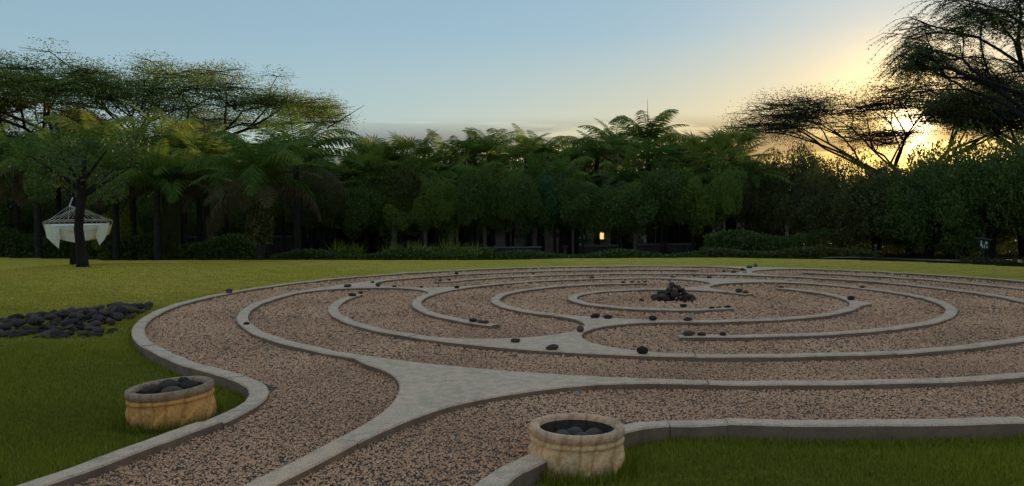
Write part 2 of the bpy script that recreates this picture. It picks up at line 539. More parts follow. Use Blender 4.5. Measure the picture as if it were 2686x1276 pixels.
M['white_flower'] = mat_noise('white_petals', [(0.3, (0.7, 0.7, 0.66)), (0.7, (0.82, 0.82, 0.80))], 8, 3, 0.6, 0.1, 0.004)
M['road'] = mat_noise('pale_track', [(0.3, (0.13, 0.115, 0.085)), (0.7, (0.21, 0.19, 0.145))], 2.2, 6, 0.95, 0.5, 0.02)

# ------------------------------------------------------------------ the ground
CX, CY = 2.68, 13.97                                # centre of the labyrinth
RAD = [1.646, 2.977, 4.308, 5.639, 6.969, 8.300]    # kerb rings, 1.33 m apart
KW, KH = 0.16, 0.12                                 # kerb width and height
def smooth01(a, b, x):
    t = np.clip((x-a)/(b-a), 0, 1)
    return t*t*(3-2*t)
EDGE_X = np.array([-60, -20, -16.5, -13.6, -8.3, -0.5, 2, 7, 10.1, 11.8, 13.5, 17, 60])
EDGE_Y = np.array([33, 31, 29.5, 27.9, 27.4, 26.4, 27.0, 26.8, 25.2, 23.9, 21.6, 17.5, -5])
def edge_y(x):
    return np.interp(x, EDGE_X, EDGE_Y)
def ground_z(x, y):
    x = np.asarray(x, float)
    y = np.asarray(y, float)
    rr = np.hypot(x-CX, y-CY)
    an = np.degrees(np.arctan2(y-CY, x-CX)) % 360
    raised = np.where(an < 180, smooth01(-12, 12, an), 1-smooth01(205, 226, an))
    z = 0.05*raised*smooth01(8.3, 8.45, rr)*np.ones_like(x)
    z = np.where(rr < 8.25, -0.03, z)
    # the lawn swells up on the left under the hammock
    z = z+0.34*np.exp(-((x+10.2)/4.5)**2-((y-19.5)/4.5)**2)
    e = edge_y(x)
    z = z-1.05*smooth01(0.0, 6.5, y-e)*(1-0.85*smooth01(8.0, 11.5, x))
    return z
na, nr = 220, 150
rads = np.concatenate([np.linspace(0.3, 34, 110), 34*np.power(900/34, np.linspace(0.03, 1, nr-110))])
ang = np.linspace(0, 2*PI, na, endpoint=False)
A_, R_ = np.meshgrid(ang, rads)
gx, gy = (R_*np.cos(A_)).ravel(), (R_*np.sin(A_)).ravel()+6.0
gz = ground_z(gx, gy)
gv = np.stack([gx, gy, gz], 1)
gv = np.vstack([gv, [[0, 6.0, 0.0]]])
ii, kk = np.meshgrid(np.arange(nr-1), np.arange(na), indexing='ij')
k2 = (kk+1) % na
gf = np.stack([(ii*na+kk).ravel(), ((ii+1)*na+kk).ravel(), ((ii+1)*na+k2).ravel(), (ii*na+k2).ravel()], 1)
fc = gv[gf].mean(1)
litter = fc[:, 1] > edge_y(fc[:, 0])+0.25
gm = fast_mesh('ground', gv, gf, smooth=True)
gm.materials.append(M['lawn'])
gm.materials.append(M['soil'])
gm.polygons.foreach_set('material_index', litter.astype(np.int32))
tag(obj('ground', gm), None, None, kind='structure')

# ------------------------------------------------------------------ kerbs
def resample(pts, n, closed=False):
    """Catmull-Rom through the points, n samples at even arc length"""
    P = np.asarray(pts, float)
    Q = np.vstack([2*P[0]-P[1], P, 2*P[-1]-P[-2]])
    out = []
    for i in range(1, len(Q)-2):
        for s in np.linspace(0, 1, 12, endpoint=False):
            p0, p1, p2, p3 = Q[i-1], Q[i], Q[i+1], Q[i+2]
            out.append(0.5*((2*p1)+(-p0+p2)*s+(2*p0-5*p1+4*p2-p3)*s*s+(-p0+3*p1-3*p2+p3)*s**3))
    out.append(P[-1])
    out = np.array(out)
    d = np.concatenate([[0], np.cumsum(np.hypot(*np.diff(out, axis=0).T))])
    t = np.linspace(0, d[-1], n)
    return np.stack([np.interp(t, d, out[:, 0]), np.interp(t, d, out[:, 1])], 1)
CH = 0.012
def strip_mesh(left, right, z1=KH, z0=-0.06):
    """kerb block between two edge lines, chamfered along the top"""
    left, right = np.asarray(left), np.asarray(right)
    n = len(left)
    w = right-left
    w /= np.linalg.norm(w, axis=1)[:, None]
    s = np.arange(n)
    jz = 0.0025*np.sin(s*0.9+left[0, 0]*9)+0.002*np.sin(s*0.37+left[0, 1]*5)
    jl = 0.002*rng.standard_normal(n)
    prof = []
    for a, zz in ((left, z0), (left, z1-CH), (left+w*CH, z1), (right-w*CH, z1), (right, z1-CH), (right, z0)):
        dz = jz if zz > 0 else 0*jz
        off = w*jl[:, None] if zz > 0 else 0*w
        prof.append(np.column_stack([a+off, np.full(n, zz)+dz]))
    V = np.stack(prof, 1).reshape(-1, 3)
    f = []
    for i in range(n-1):
        for k in range(6):
            k2 = (k+1) % 6
            f.append((i*6+k, i*6+k2, (i+1)*6+k2, (i+1)*6+k))
    f.append(tuple(reversed(range(6))))
    f.append(tuple(range((n-1)*6, n*6)))
    m = mesh('kerb_segment', V, f)
    bm = bmesh.new()
    bm.from_mesh(m)
    bmesh.ops.recalc_face_normals(bm, faces=bm.faces)
    bm.to_mesh(m)
    bm.free()
    return m
def slab_mesh(outline, z1=KH, z0=-0.06):
    """flat slab of any outline with a chamfered top edge"""
    P = np.asarray(outline, float)
    keep = np.linalg.norm(P-np.roll(P, 1, 0), axis=1) > 1e-4
    P = P[keep]
    area = 0.5*np.sum(P[:, 0]*np.roll(P[:, 1], -1)-np.roll(P[:, 0], -1)*P[:, 1])
    if area < 0: P = P[::-1]
    t = np.roll(P, -1, 0)-np.roll(P, 1, 0)
    t /= np.linalg.norm(t, axis=1)[:, None]
    nrm = np.stack([-t[:, 1], t[:, 0]], 1)           # inward for counter-clockwise
    n = len(P)
    bm = bmesh.new()
    a = [bm.verts.new((x, y, z0)) for x, y in P]
    b = [bm.verts.new((x, y, z1-CH)) for x, y in P]
    c = [bm.verts.new((x, y, z1)) for x, y in P+nrm*CH]
    for i in range(n):
        j = (i+1) % n
        bm.faces.new((a[i], a[j], b[j], b[i]))
        bm.faces.new((b[i], b[j], c[j], c[i]))
    top = bm.faces.new(c)
    bm.normal_update()
    bmesh.ops.triangulate(bm, faces=[top])
    bmesh.ops.recalc_face_normals(bm, faces=bm.faces)
    m = bpy.data.meshes.new('junction_slab')
    bm.to_mesh(m)
    bm.free()
    return m
def pol(a, r):
    return (CX+r*math.cos(R(a)), CY+r*math.sin(R(a)))
JOINT = 0.007
def arc_segments(parent, k, a0, a1, length=2.3):
    r = RAD[k-1]
    total = R(a1-a0)*r
    n = max(1, round(total/length))
    cuts = np.linspace(a0, a1, n+1)
    cuts[1:-1] += rng.uniform(-0.15, 0.15, n-1)*(a1-a0)/n
    g = math.degrees(JOINT/2/r)
    for i in range(n):
        s0, s1 = cuts[i]+(g if i else 0), cuts[i+1]-(g if i < n-1 else 0)
        m = max(4, int(R(s1-s0)*r/0.12))
        aa = np.linspace(s0, s1, m)
        dr = rng.uniform(-0.004, 0.004)
        left = [pol(a, r-KW/2+dr) for a in aa]
        right = [pol(a, r+KW/2+dr) for a in aa]
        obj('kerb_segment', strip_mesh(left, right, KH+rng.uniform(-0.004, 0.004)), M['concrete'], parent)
RHO = 1.331-KW/2
def hourglass(k, phi):
    """slab joining rings k-1 and k+1 where the path turns round the ends of ring k"""
    rm, ro, ri = RAD[k-1], RAD[k], RAD[k-2]
    dl = math.degrees((RHO+0.09)/rm)
    out = [pol(a, ro+KW/2) for a in np.linspace(phi-dl, phi+dl, 26)]
    def side(s):
        c = np.array(pol(phi+s*dl, rm))
        base = phi+s*dl
        pts = []
        for q in np.linspace(0, 180, 30):
            ang_ = R(base+(-s)*0 + (-s)*0)            # radial direction outward
            u = np.array([math.cos(R(base)), math.sin(R(base))])
            v = np.array([-u[1], u[0]])*(-s)          # towards the axis
            pts.append(tuple(c+RHO*(u*math.cos(R(q))+v*math.sin(R(q)))))
        return pts
    out += side(1)
    out += [pol(a, ri-KW/2) for a in np.linspace(phi+dl, phi-dl, 22)]
    out += side(-1)[::-1]
    return slab_mesh(out), dl
KG = 'kerb rings of the labyrinth'
ring = {}
for k, lab in ((6, 'low pale concrete kerb forming the outermost ring, flaring outward at the entrance between the planters'),
               (5, 'pale concrete kerb ring just inside the outermost, with the large forked slab at the entrance'),
               (4, 'pale concrete kerb, third ring in from the lawn'),
               (3, 'pale concrete kerb ring broken open behind the front hourglass slab, fourth in from the lawn'),
               (2, 'pale concrete kerb ring next to the innermost one'),
               (1, 'smallest pale concrete kerb ring round the stone cairn')):
    ring[k] = empty('concrete_kerb', (CX, CY, 0), lab, 'kerb', KG)
class _P:                                             # parent helper: children keep world coordinates
    pass
def slab(parent, m, name='junction_slab'):
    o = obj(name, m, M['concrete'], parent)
    return o
B_AX, C_AX, D_AX, E_AX = 244.2, 154.4, 61.0, 62.3
mB, dB = hourglass(3, B_AX)
mC, dC = hourglass(4, C_AX)
mD, dD = hourglass(2, D_AX)
mE, dE = hourglass(5, E_AX)
slab(ring[4], mB)
slab(ring[5], mC)
slab(ring[3], mD)
slab(ring[6], mE)
arc_segments(ring[6], 6, 262.0, E_AX-dE+360)
arc_segments(ring[6], 6, E_AX+dE, 214.0)
arc_segments(ring[5], 5, 262.0, 51.9+360)
arc_segments(ring[5], 5, 72.8, C_AX-dC)
arc_segments(ring[5], 5, C_AX+dC, 232.0)
arc_segments(ring[4], 4, E_AX+dE, 140.0)
arc_segments(ring[4], 4, 168.8, B_AX-dB)
arc_segments(ring[4], 4, B_AX+dB, E_AX-dE+360)
arc_segments(ring[3], 3, D_AX+dD, C_AX-dC)
arc_segments(ring[3], 3, C_AX+dC, 227.5)
arc_segments(ring[3], 3, 260.9, D_AX-dD+360)
arc_segments(ring[2], 2, 87.5, B_AX-dB)
arc_segments(ring[2], 2, B_AX+dB, 326)
arc_segments(ring[2], 2, 350, 34.2+360)
arc_segments(ring[1], 1, 18.2, D_AX-dD)
arc_segments(ring[1], 1, D_AX+dD, 294.3)
# thickened turning point on ring 2
bulge = [pol(a, RAD[1]-KW/2) for a in np.linspace(326, 350, 16)]
bulge += [pol(a, RAD[1]+KW/2+0.17*math.exp(-((a-341)/4.5)**2)) for a in np.linspace(350, 326, 24)]
slab(ring[2], slab_mesh(bulge))
# entrance: outer kerbs
Lgrass = [(-3.81, 1.5), (-3.2, 3.2), (-2.76, 4.48), (-2.62, 4.87), (-2.45, 5.38), (-2.27, 5.87), (-2.18, 6.27), (-2.19, 6.63), (-2.27, 6.91), (-2.38, 7.12), (-2.53, 7.32), (-2.86, 7.66), (-3.26, 8.03), (-3.85, 8.74), pol(214, 8.38)]
Lgrav = [(-3.66, 1.5), (-3.06, 3.2), (-2.60, 4.48), (-2.46, 4.87), (-2.29, 5.36), (-2.11, 5.84), (-2.03, 6.22), (-2.03, 6.62), (-2.10, 6.92), (-2.23, 7.20), (-2.41, 7.43), (-2.75, 7.78), (-3.15, 8.15), (-3.73, 8.85), pol(214, 8.22)]
Rgrav = [pol(262, 8.22), (1.15, 5.79), (0.93, 5.74), (0.74, 5.64), (0.45, 5.41), (0.25, 5.21), (0.09, 5.00), (-0.09, 4.70), (-0.23, 4.41), (-0.75, 3.2), (-1.40, 1.5)]
Rgrass = [pol(262, 8.38), (1.12, 5.635), (0.97, 5.60), (0.83, 5.51), (0.56, 5.30), (0.38, 5.10), (0.23, 4.91), (0.05, 4.62), (-0.07, 4.36), (-0.59, 3.14), (-1.23, 1.5)]
def edge_pieces(parent, a, b, cuts, n=90):
    A, Bq = resample(a, n), resample(b, n)
    idx = [0]+[int(c*n) for c in cuts]+[n-1]
    for i in range(len(idx)-1):
        p, q = A[idx[i]:idx[i+1]+1].copy(), Bq[idx[i]:idx[i+1]+1].copy()
        if i > 0:
            p[0] += (p[1]-p[0])*0.08
            q[0] += (q[1]-q[0])*0.12
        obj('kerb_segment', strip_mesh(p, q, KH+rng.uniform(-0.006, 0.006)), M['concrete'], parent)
edge_pieces(ring[6], Lgrass, Lgrav, (0.33, 0.52, 0.715))
edge_pieces(ring[6], Rgrav, Rgrass, (0.085, 0.45))
# entrance divider: forked slab and its long arm
fork_r = resample([pol(262, 7.05), pol(257.5, 7.09), pol(253.5, 7.29), (0.03, 6.70), (-0.43, 6.33), (-0.69, 5.97), (-0.87, 5.62), (-1.02, 5.28)], 40)
fork_l = resample([(-1.185, 5.36), (-1.07, 5.73), (-0.99, 6.12), (-0.96, 6.56), (-0.99, 7.01), (-1.09, 7.42), (-1.26, 7.77), (-1.47, 8.06), pol(232.0, 7.05)], 40)
fork = [pol(a, RAD[4]-KW/2) for a in np.linspace(232.0, 262.0, 40)]+[tuple(p) for p in fork_r]+[tuple(p) for p in fork_l]
slab(ring[5], slab_mesh(fork))
arm_l = resample([(-1.188, 5.352), (-1.30, 5.0), (-1.50, 4.46), (-1.96, 3.2), (-2.62, 1.5)], 30)
arm_r = resample([(-1.023, 5.272), (-1.14, 4.95), (-1.34, 4.42), (-1.80, 3.15), (-2.45, 1.5)], 30)
for i0, i1 in ((0, 9), (9, 29)):
    p, q = arm_l[i0:i1+1].copy(), arm_r[i0:i1+1].copy()
    p[0] += (p[1]-p[0])*0.05
    q[0] += (q[1]-q[0])*0.05
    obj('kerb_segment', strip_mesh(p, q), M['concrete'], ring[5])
# the ring Empties stand at the labyrinth's centre; parts were modelled in world coordinates
for k in ring:
    for ch in [o for o in bpy.data.objects if o.parent == ring[k]]:
        ch.matrix_parent_inverse = Matrix.Translation((-CX, -CY, 0))

# ------------------------------------------------------------------ gravel
disc = [(CX, CY, 0.058)]+[(CX+8.28*math.cos(a), CY+8.28*math.sin(a), 0.058) for a in np.linspace(0, 2*PI, 96, endpoint=False)]
bed = MB()
bed.add(disc, [(0, i+1, (i+1) % 96+1) for i in range(96)])
lv, lf = [], []
ly = np.linspace(1.5, 7.5, 49)
lxs = np.interp(ly, [p[1] for p in Lgrav[:11]], [p[0] for p in Lgrav[:11]])-0.06
rp_ = Rgrav[::-1][:8]
rxs = np.interp(ly, [p[1] for p in rp_], [p[0] for p in rp_])+0.06
for q, a, b in zip(ly, lxs, rxs):
    lv += [(a, q, 0.054), (b, q, 0.054)]
for i in range(48):
    lf.append((2*i, 2*i+1, 2*i+3, 2*i+2))
bed.add(lv, lf)
tag(obj('gravel_path', bed.mesh('gravel_path'), M['bed']), None, None, kind='structure')
def in_lane(x, y):
    lx = np.interp(y, [p[1] for p in Lgrav[:9]], [p[0] for p in Lgrav[:9]])
    rp = Rgrav[::-1]
    rx = np.interp(y, [p[1] for p in rp[:8]], [p[0] for p in rp[:8]])
    return (x > lx) & (x < rx) & (y < 7.4)
def pebbles(x, y, rad, z0):
    n = len(x)
    th = rng.uniform(0, 2*PI, n)
    V = np.zeros((n, 5, 3))
    el = rng.uniform(0.55, 1.0, n)
    for k in range(4):
        a = th+k*PI/2+rng.uniform(-0.35, 0.35, n)
        rr = rad*rng.uniform(0.75, 1.25, n)
        V[:, k, 0] = x+rr*np.cos(a)*(1 if k % 2 == 0 else el)
        V[:, k, 1] = y+rr*np.sin(a)*(1 if k % 2 == 0 else el)
        V[:, k, 2] = z0-0.3*rad+rng.uniform(0, 0.7, n)*rad
    V[:, 4, 0] = x+rad*rng.uniform(-0.5, 0.5, n)
    V[:, 4, 1] = y+rad*rng.uniform(-0.5, 0.5, n)
    V[:, 4, 2] = z0+rad*rng.uniform(0.5, 1.2, n)
    base = (np.arange(n)*5)[:, None]
    f = np.concatenate([base+np.array([[k, (k+1) % 4, 4]]) for k in range(4)], 1).reshape(-1, 3)
    return V.reshape(-1, 3), f
PV, PF, PR = [], [], []
off = 0
def scatter(xmin, xmax, ymin, ymax, dens, r0, r1, cond):
    global off
    n = int((xmax-xmin)*(ymax-ymin)*dens)
    x, y = rng.uniform(xmin, xmax, n), rng.uniform(ymin, ymax, n)
    k = cond(x, y)
    x, y = x[k], y[k]
    # only what the lens can see, with a margin for a step to the side
    k = np.abs(x) < 0.75*y+1.5
    x, y = x[k], y[k]
    rad = rng.uniform(r0, r1, len(x))*np.where(rng.random(len(x)) < 0.04, 1.5, 1.0)
    wave = 0.5*np.sin(x*2.3+1.7*np.sin(y*1.1))+0.5*np.sin(y*2.9+1.3*np.sin(x*1.6)+1.0)
    v, f = pebbles(x, y, rad, 0.061+0.005*wave+rng.uniform(-0.004, 0.008, len(x)))
    PV.append(v); PF.append(f+off); off += len(v)
    PR.append(np.repeat(np.clip(rng.normal(0.47, 0.12, len(x))+0.10*wave, 0, 1), 4))
indisc = lambda x, y: np.hypot(x-CX, y-CY) < 8.25
scatter(-4.2, 2.0, 3.6, 7.4, 3400, 0.0065, 0.012, lambda x, y: in_lane(x, y) & ~indisc(x, y))
scatter(-5.8, 9.0, 5.6, 8.6, 2900, 0.007, 0.0135, indisc)
scatter(-5.8, 11.0, 8.6, 12.0, 1300, 0.010, 0.018, indisc)
scatter(-5.8, 11.2, 12.0, 16.5, 620, 0.015, 0.026, indisc)
scatter(-5.8, 11.2, 16.5, 22.4, 330, 0.018, 0.03, indisc)
pm = fast_mesh('gravel', np.vstack(PV), np.vstack(PF), np.concatenate(PR))
tag(obj('gravel', pm, M['gravel']), 'pinkish brown crushed gravel filling the labyrinth paths', 'gravel', kind='stuff')

# ------------------------------------------------------------------ grass blades
def blades(x, y, z, length, width, lean=0.6):
    n = len(x)
    th = rng.uniform(0, 2*PI, n)
    ln = rng.uniform(0.1, lean, n)
    ld = rng.uniform(0, 2*PI, n)
    V = np.zeros((n, 3, 3))
    for k, s in ((0, -0.5), (1, 0.5)):
        V[:, k, 0] = x+np.cos(th)*width*s
        V[:, k, 1] = y+np.sin(th)*width*s
        V[:, k, 2] = z-0.004
    V[:, 2, 0] = x+np.cos(ld)*length*ln
    V[:, 2, 1] = y+np.sin(ld)*length*ln
    V[:, 2, 2] = z+length*np.sqrt(np.clip(1-ln**2*0.7, 0.1, 1))
    return V.reshape(-1, 3), (np.arange(n*3).reshape(n, 3))
GV, GF, GR = [], [], []
goff = 0
def lawn_ok(x, y):
    lx = np.interp(y, [p[1] for p in Lgrass[:9]], [p[0] for p in Lgrass[:9]])
    rp = Rgrass[::-1]
    rx = np.interp(y, [p[1] for p in rp[:8]], [p[0] for p in rp[:8]])
    lane = (x > lx-0.005) & (x < rx+0.005) & (y < 7.1)
    curl = (x > -2.62) & (x < -2.0) & (y > 6.9) & (y < 7.9) & (y > 7.3+(-2.5-x)*1.0)
    return (np.hypot(x-CX, y-CY) > 8.395) & ~lane & ~curl & (np.abs(x) < 0.72*y+0.6)
def grow(xmin, xmax, ymin, ymax, dens, l0, l1, w, cond=None, lean=0.75, bias=0.0):
    global goff
    n = int((xmax-xmin)*(ymax-ymin)*dens)
    x, y = rng.uniform(xmin, xmax, n), rng.uniform(ymin, ymax, n)
    k = lawn_ok(x, y) if cond is None else cond(x, y)
    x, y = x[k], y[k]
    patch = 0.5+0.28*np.sin(x*2.1+1.3*np.sin(y*1.7))+0.22*np.sin(y*3.3+x*1.1)
    ln = rng.uniform(l0, l1, len(x))*(0.7+0.5*patch)
    v, f = blades(x, y, ground_z(x, y), ln, w, lean)
    GV.append(v); GF.append(f+goff); goff += len(v)
    tawny = smooth01(8, 17, y)*0.45  # far blades turn yellower too, the light there put into their colour
    GR.append(np.clip(rng.normal(0.32, 0.2, len(x))+0.25*(patch-0.5)+tawny+bias, 0, 1))
grow(-4.5, 5.0, 3.6, 7.0, 9000, 0.022, 0.05, 0.006)
grow(-6.5, -2.0, 7.0, 10.0, 4200, 0.022, 0.05, 0.008)
thin = lambda y0, y1: (lambda x, y: lawn_ok(x, y) & (y < edge_y(x)) & (rng.random(len(x)) < np.clip((y1-y)/(y1-y0), 0, 1)**1.5))
grow(-12.0, -3.6, 10.0, 26.0, 1500, 0.022, 0.045, 0.012, thin(10, 26))
grow(-4.0, 13.0, 20.0, 26.0, 300, 0.022, 0.045, 0.014, thin(14, 26))
# longer fringe the mower misses along the kerbs and the planters
POT1 = (on_plane(1512, 1226, 0.0)[0], on_plane(1512, 1226, 0.0)[1], 0.305)
POT2 = (on_plane(454, 1106, 0.0)[0], on_plane(454, 1106, 0.0)[1], 0.325)
def near_pot(x, y):
    q = np.zeros(len(x), bool)
    for px_, py_, pr in (POT1, POT2):
        d = np.hypot(x-px_, y-py_)
        q |= (d > pr-0.02) & (d < pr+0.10)
    return q & lawn_ok(x, y)
grow(-3.5, 1.2, 4.3, 7.2, 6000, 0.05, 0.13, 0.008, near_pot, 0.6, -0.1)
grow(-0.4, 5.5, 3.8, 5.8, 5000, 0.035, 0.075, 0.007, lambda x, y: lawn_ok(x, y) & (np.hypot(x-CX, y-CY) < 8.52))
gmesh = fast_mesh('grass', np.vstack(GV), np.vstack(GF), np.concatenate(GR))
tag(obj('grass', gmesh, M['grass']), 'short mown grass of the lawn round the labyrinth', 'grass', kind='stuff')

# ------------------------------------------------------------------ stones
def stone_mesh(seed, sub=2, angular=0.22):
    bm = bmesh.new()
    bmesh.ops.create_icosphere(bm, subdivisions=sub, radius=1)
    r = np.random.default_rng(seed)
    dirs = r.standard_normal((7, 3))
    dirs /= np.linalg.norm(dirs, axis=1)[:, None]
    dd = r.uniform(0.62, 0.95, 7)
    for v in bm.verts:
        c = np.array(v.co)
        for d, q in zip(dirs, dd):                    # shave facets off
            s = c@d
            if s > q: c = c-d*(s-q)*0.8
        c *= 1+angular*0.25*math.sin(3*c[0]+seed)*math.cos(2.3*c[1]+seed*2)
        v.co = c
    m = bpy.data.meshes.new('stone')
    bm.to_mesh(m)
    bm.free()
    m.polygons.foreach_set('use_smooth', [True]*len(m.polygons))
    return m
STONES = {}
def stone(x, y, z, w, h, d=None, label='', group=None, mat='stone', rz=None, name='stone', tilt=0.15):
    key = (mat, random.randrange(9))
    if key not in STONES:
        m = stone_mesh(key[1]*13+len(mat))
        m.materials.append(M[mat])
        STONES[key] = m
    d = d or w*random.uniform(0.7, 0.95)
    o = obj(name, STONES[key], None, None, (x, y, z+h*0.44), (random.uniform(-tilt, tilt), random.uniform(-tilt, tilt), random.uniform(0, 6.28) if rz is None else rz), (w/2, d/2, h/2))
    return tag(o, label, 'stone', group)
def kerb_stone(px, py, w, h, label, group=None, mat='stone', z=KH):
    """px, py: middle of the stone in the picture's plan; w, h in picture pixels"""
    p = on_plane(px, py+h*0.42, z)
    if z == KH:
        pr_ = math.hypot(p[0]-CX, p[1]-CY)
        k_ = min(RAD, key=lambda q: abs(q-pr_))
        if abs(k_-pr_) < 0.24:
            p = np.array([CX+(p[0]-CX)*k_/pr_, CY+(p[1]-CY)*k_/pr_, z])
    dist = p[1]
    ww = w*dist/F
    hh = max(h*dist/F*0.95, 0.35*ww)
    dd = min(ww*0.8, 0.15)
    return stone(p[0], p[1], z-0.004, ww, hh, dd, label, group, mat, rz=random.uniform(-0.25, 0.25), tilt=0.08)
KS = 'stones set on the kerbs'
def several(pts, label, mat='stone', z=KH):
    for q in pts:
        kerb_stone(*q, label, KS, mat, z)
# outer ring
m_ = MB(); m_.box(-0.055, 0.055, -0.045, 0.045, 0, 0.075)
p = on_plane(601, 768, KH)
blk = m_.mesh('block')
bm = bmesh.new(); bm.from_mesh(blk)
bmesh.ops.bevel(bm, geom=bm.edges[:]+bm.verts[:], offset=0.012, segments=2, affect='EDGES', profile=0.6)
bm.to_mesh(blk); bm.free()
tag(obj('stone_block', blk, M['stone_brown'], None, (p[0], p[1], KH-0.003), (0, 0, 0.5)), 'small squared brown block on the outermost kerb beside the lawn', 'block')
kerb_stone(651, 848, 17, 10, 'single black stone on the outer bend of the second kerb ring', KS)
kerb_stone(912, 749, 21, 11, 'black stone alone on the wide end of the left hourglass slab', KS)
several([(977, 740, 13, 6), (991, 748, 14, 11)], 'dark stone of the pair at the fork of the left hourglass slab')
kerb_stone(1045, 751, 14, 6, 'flat dark stone on the narrow neck of the left hourglass slab', KS)
several([(1105, 752, 11, 7), (1179, 752, 14, 9)], 'small dark stone on the broad inner wing of the left hourglass slab')
several([(927, 773, 24, 9), (949, 767, 15, 8)], 'dark stone of two lying end to end beside the left hourglass slab')
several([(1150, 735, 12, 8), (1173, 733, 9, 7)], 'small dark stone of two near the far kerb end behind the left hourglass slab')
kerb_stone(1200, 717, 12, 8, 'little dark stone on the back of the second kerb ring', KS)
kerb_stone(1399, 717, 8, 6, 'tiny dark stone on the back of the third kerb ring', KS)
kerb_stone(1547, 726, 16, 7, 'flat black stone on the back of the fourth kerb ring', KS)
several([(1634, 740, 12, 6), (1655, 739, 12, 6), (1674, 739, 11, 6), (1690, 739, 11, 6)], 'small black stone in the row of four on the kerb end left of the cairn')
kerb_stone(1683, 787, 14, 12, 'round dark stone lying on the gravel left of the cairn', KS, z=0.068)
several([(1545, 832, 27, 15), (1564, 829, 18, 13), (1583, 836, 19, 12), (1598, 828, 18, 13)], 'dark stone in the tight cluster at the top of the front hourglass slab')
kerb_stone(1714, 831, 23, 16, 'upright dark stone alone on the second innermost kerb ring, below the cairn', KS)
kerb_stone(1800, 832, 26, 13, 'wide black stone on the second innermost kerb, right of the upright dark one', KS)
kerb_stone(1525, 861, 21, 21, 'blocky brown stone at the neck of the front hourglass slab', KS, 'stone_brown')
kerb_stone(1352, 892, 27, 15, 'black stone on the left wing of the front hourglass slab', KS)
kerb_stone(1439, 914, 36, 17, 'large flat dark stone in the middle of the front hourglass slab', KS)
kerb_stone(1685, 917, 33, 25, 'big upright dark stone on the right wing of the front hourglass slab', KS)
several([(1243, 839, 24, 11), (1266, 842, 22, 9), (1290, 842, 20, 10)], 'dark stone of three in line on the kerb end left of the front hourglass slab')
kerb_stone(1804, 868, 33, 18, 'smooth grey brown stone at the kerb end right of the front hourglass slab', KS, 'stone_brown')
kerb_stone(1836, 872, 25, 12, 'low black stone next to the smooth grey brown one on the kerb end', KS)
kerb_stone(1890, 872, 19, 13, 'roundish black stone standing apart on the kerb that carries the smooth grey brown one', KS)
kerb_stone(1793, 801, 21, 12, 'dark stone on the innermost kerb just in front of the cairn', KS)
several([(1863, 806, 16, 7), (1884, 806, 14, 7)], 'small dark stone of two near the front end of the innermost kerb')
kerb_stone(1906, 804, 19, 9, 'dark stone at the very tip of the innermost kerb in front of the cairn', KS)
several([(1931, 763, 20, 13), (1950, 766, 16, 10)], 'dark stone of the touching pair on the back end of the innermost kerb')
kerb_stone(1763, 727, 15, 6, 'flat grey stone where the back kerb meets the wide slab behind the cairn', KS, 'stone_brown')
kerb_stone(1862, 726, 14, 8, 'black stone alone on the far edge of the wide slab behind the cairn', KS)
several([(1899, 711, 11, 6), (1924, 713, 16, 7), (1948, 706, 14, 7)], 'dark stone strung along the left arm of the farthest slab')
kerb_stone(1953, 714, 15, 6, 'pale grey stone among the dark ones on the farthest slab', KS, 'stone_pale')
several([(1966, 700, 20, 9), (1979, 697, 10, 11)], 'brown stone of the pair on the outermost kerb at the farthest slab', 'stone_brown')
kerb_stone(2231, 781, 21, 15, 'dark stone on the thickened right bend of the second innermost kerb', KS)
kerb_stone(2277, 751, 17, 7, 'dark stone on the back right of the fourth kerb ring', KS)
kerb_stone(2040, 754, 18, 5, 'flat dark stone on the kerb end behind the innermost ring, right of the cairn', KS)
pw = on_plane(1513, 1038, 0.07)
stone(pw[0], pw[1], 0.062, 0.055, 0.05, 0.045, 'single white pebble on the gravel behind the buff planter', None, 'stone_pale')

# cairn in the middle
cc = on_plane(1776, 792, 0.07)
CG = 'stones of the central cairn'
for lvl, (n, r0, z) in enumerate(((18, 0.26, 0.0), (10, 0.15, 0.01), (13, 0.195, 0.06), (10, 0.135, 0.12), (7, 0.085, 0.175), (4, 0.04, 0.215))):
    for i in range(n):
        a = 2*PI*i/n+random.uniform(-0.25, 0.25)+lvl
        w = random.uniform(0.09, 0.19)*(0.98-0.04*lvl)
        stone(cc[0]+r0*math.cos(a)*1.25, cc[1]+0.22+r0*math.sin(a)*0.9, 0.055+z+random.uniform(-0.02, 0.02), w, w*random.uniform(0.55, 0.85), w*random.uniform(0.7, 1.0),
              'rough dark stone heaped in the cairn at the centre of the labyrinth', CG, 'stone', tilt=0.5, name='cairn_stone')
stone(cc[0]-0.05, cc[1]+0.20, 0.30, 0.12, 0.10, 0.11, 'topmost stone crowning the cairn at the centre of the labyrinth', CG, 'stone', tilt=0.3, name='cairn_stone')
# river-stone bed on the lawn
HG = 'river stones heaped on the lawn'
hp = [(-30, 868, 0), (5, 862, 0.0)]
cnt = 0
for i in range(1300):
    px_, py_ = random.uniform(-60, 405), random.uniform(800, 884)
    top = 848-(px_+60)*0.118 if px_ < 300 else 806+(px_-300)*0.0
    bot = 884 if px_ < 220 else 884-(px_-220)*0.13
    if not (top < py_ < bot): continue
    q = on_plane(px_, py_, 0.07)
    if math.hypot(q[0]-CX, q[1]-CY) < 8.62: continue
    if cnt >= 290: break
    cnt += 1
    inner = min((py_-top)/22, (bot-py_)/16, 1.0)
    hz = ground_z(q[0], q[1])
    w = random.choice((random.uniform(0.09, 0.16), random.uniform(0.13, 0.24)))
    up = max(0.0, inner)*random.choice((0.0, 0.03, 0.08))
    stone(q[0], q[1], float(hz)-0.02+up, w, w*random.uniform(0.42, 0.6), w*random.uniform(0.6, 0.85), 'rounded dark river stone in the heap on the lawn beside the outermost kerb', HG, 'stone', tilt=0.35, name='river_stone')

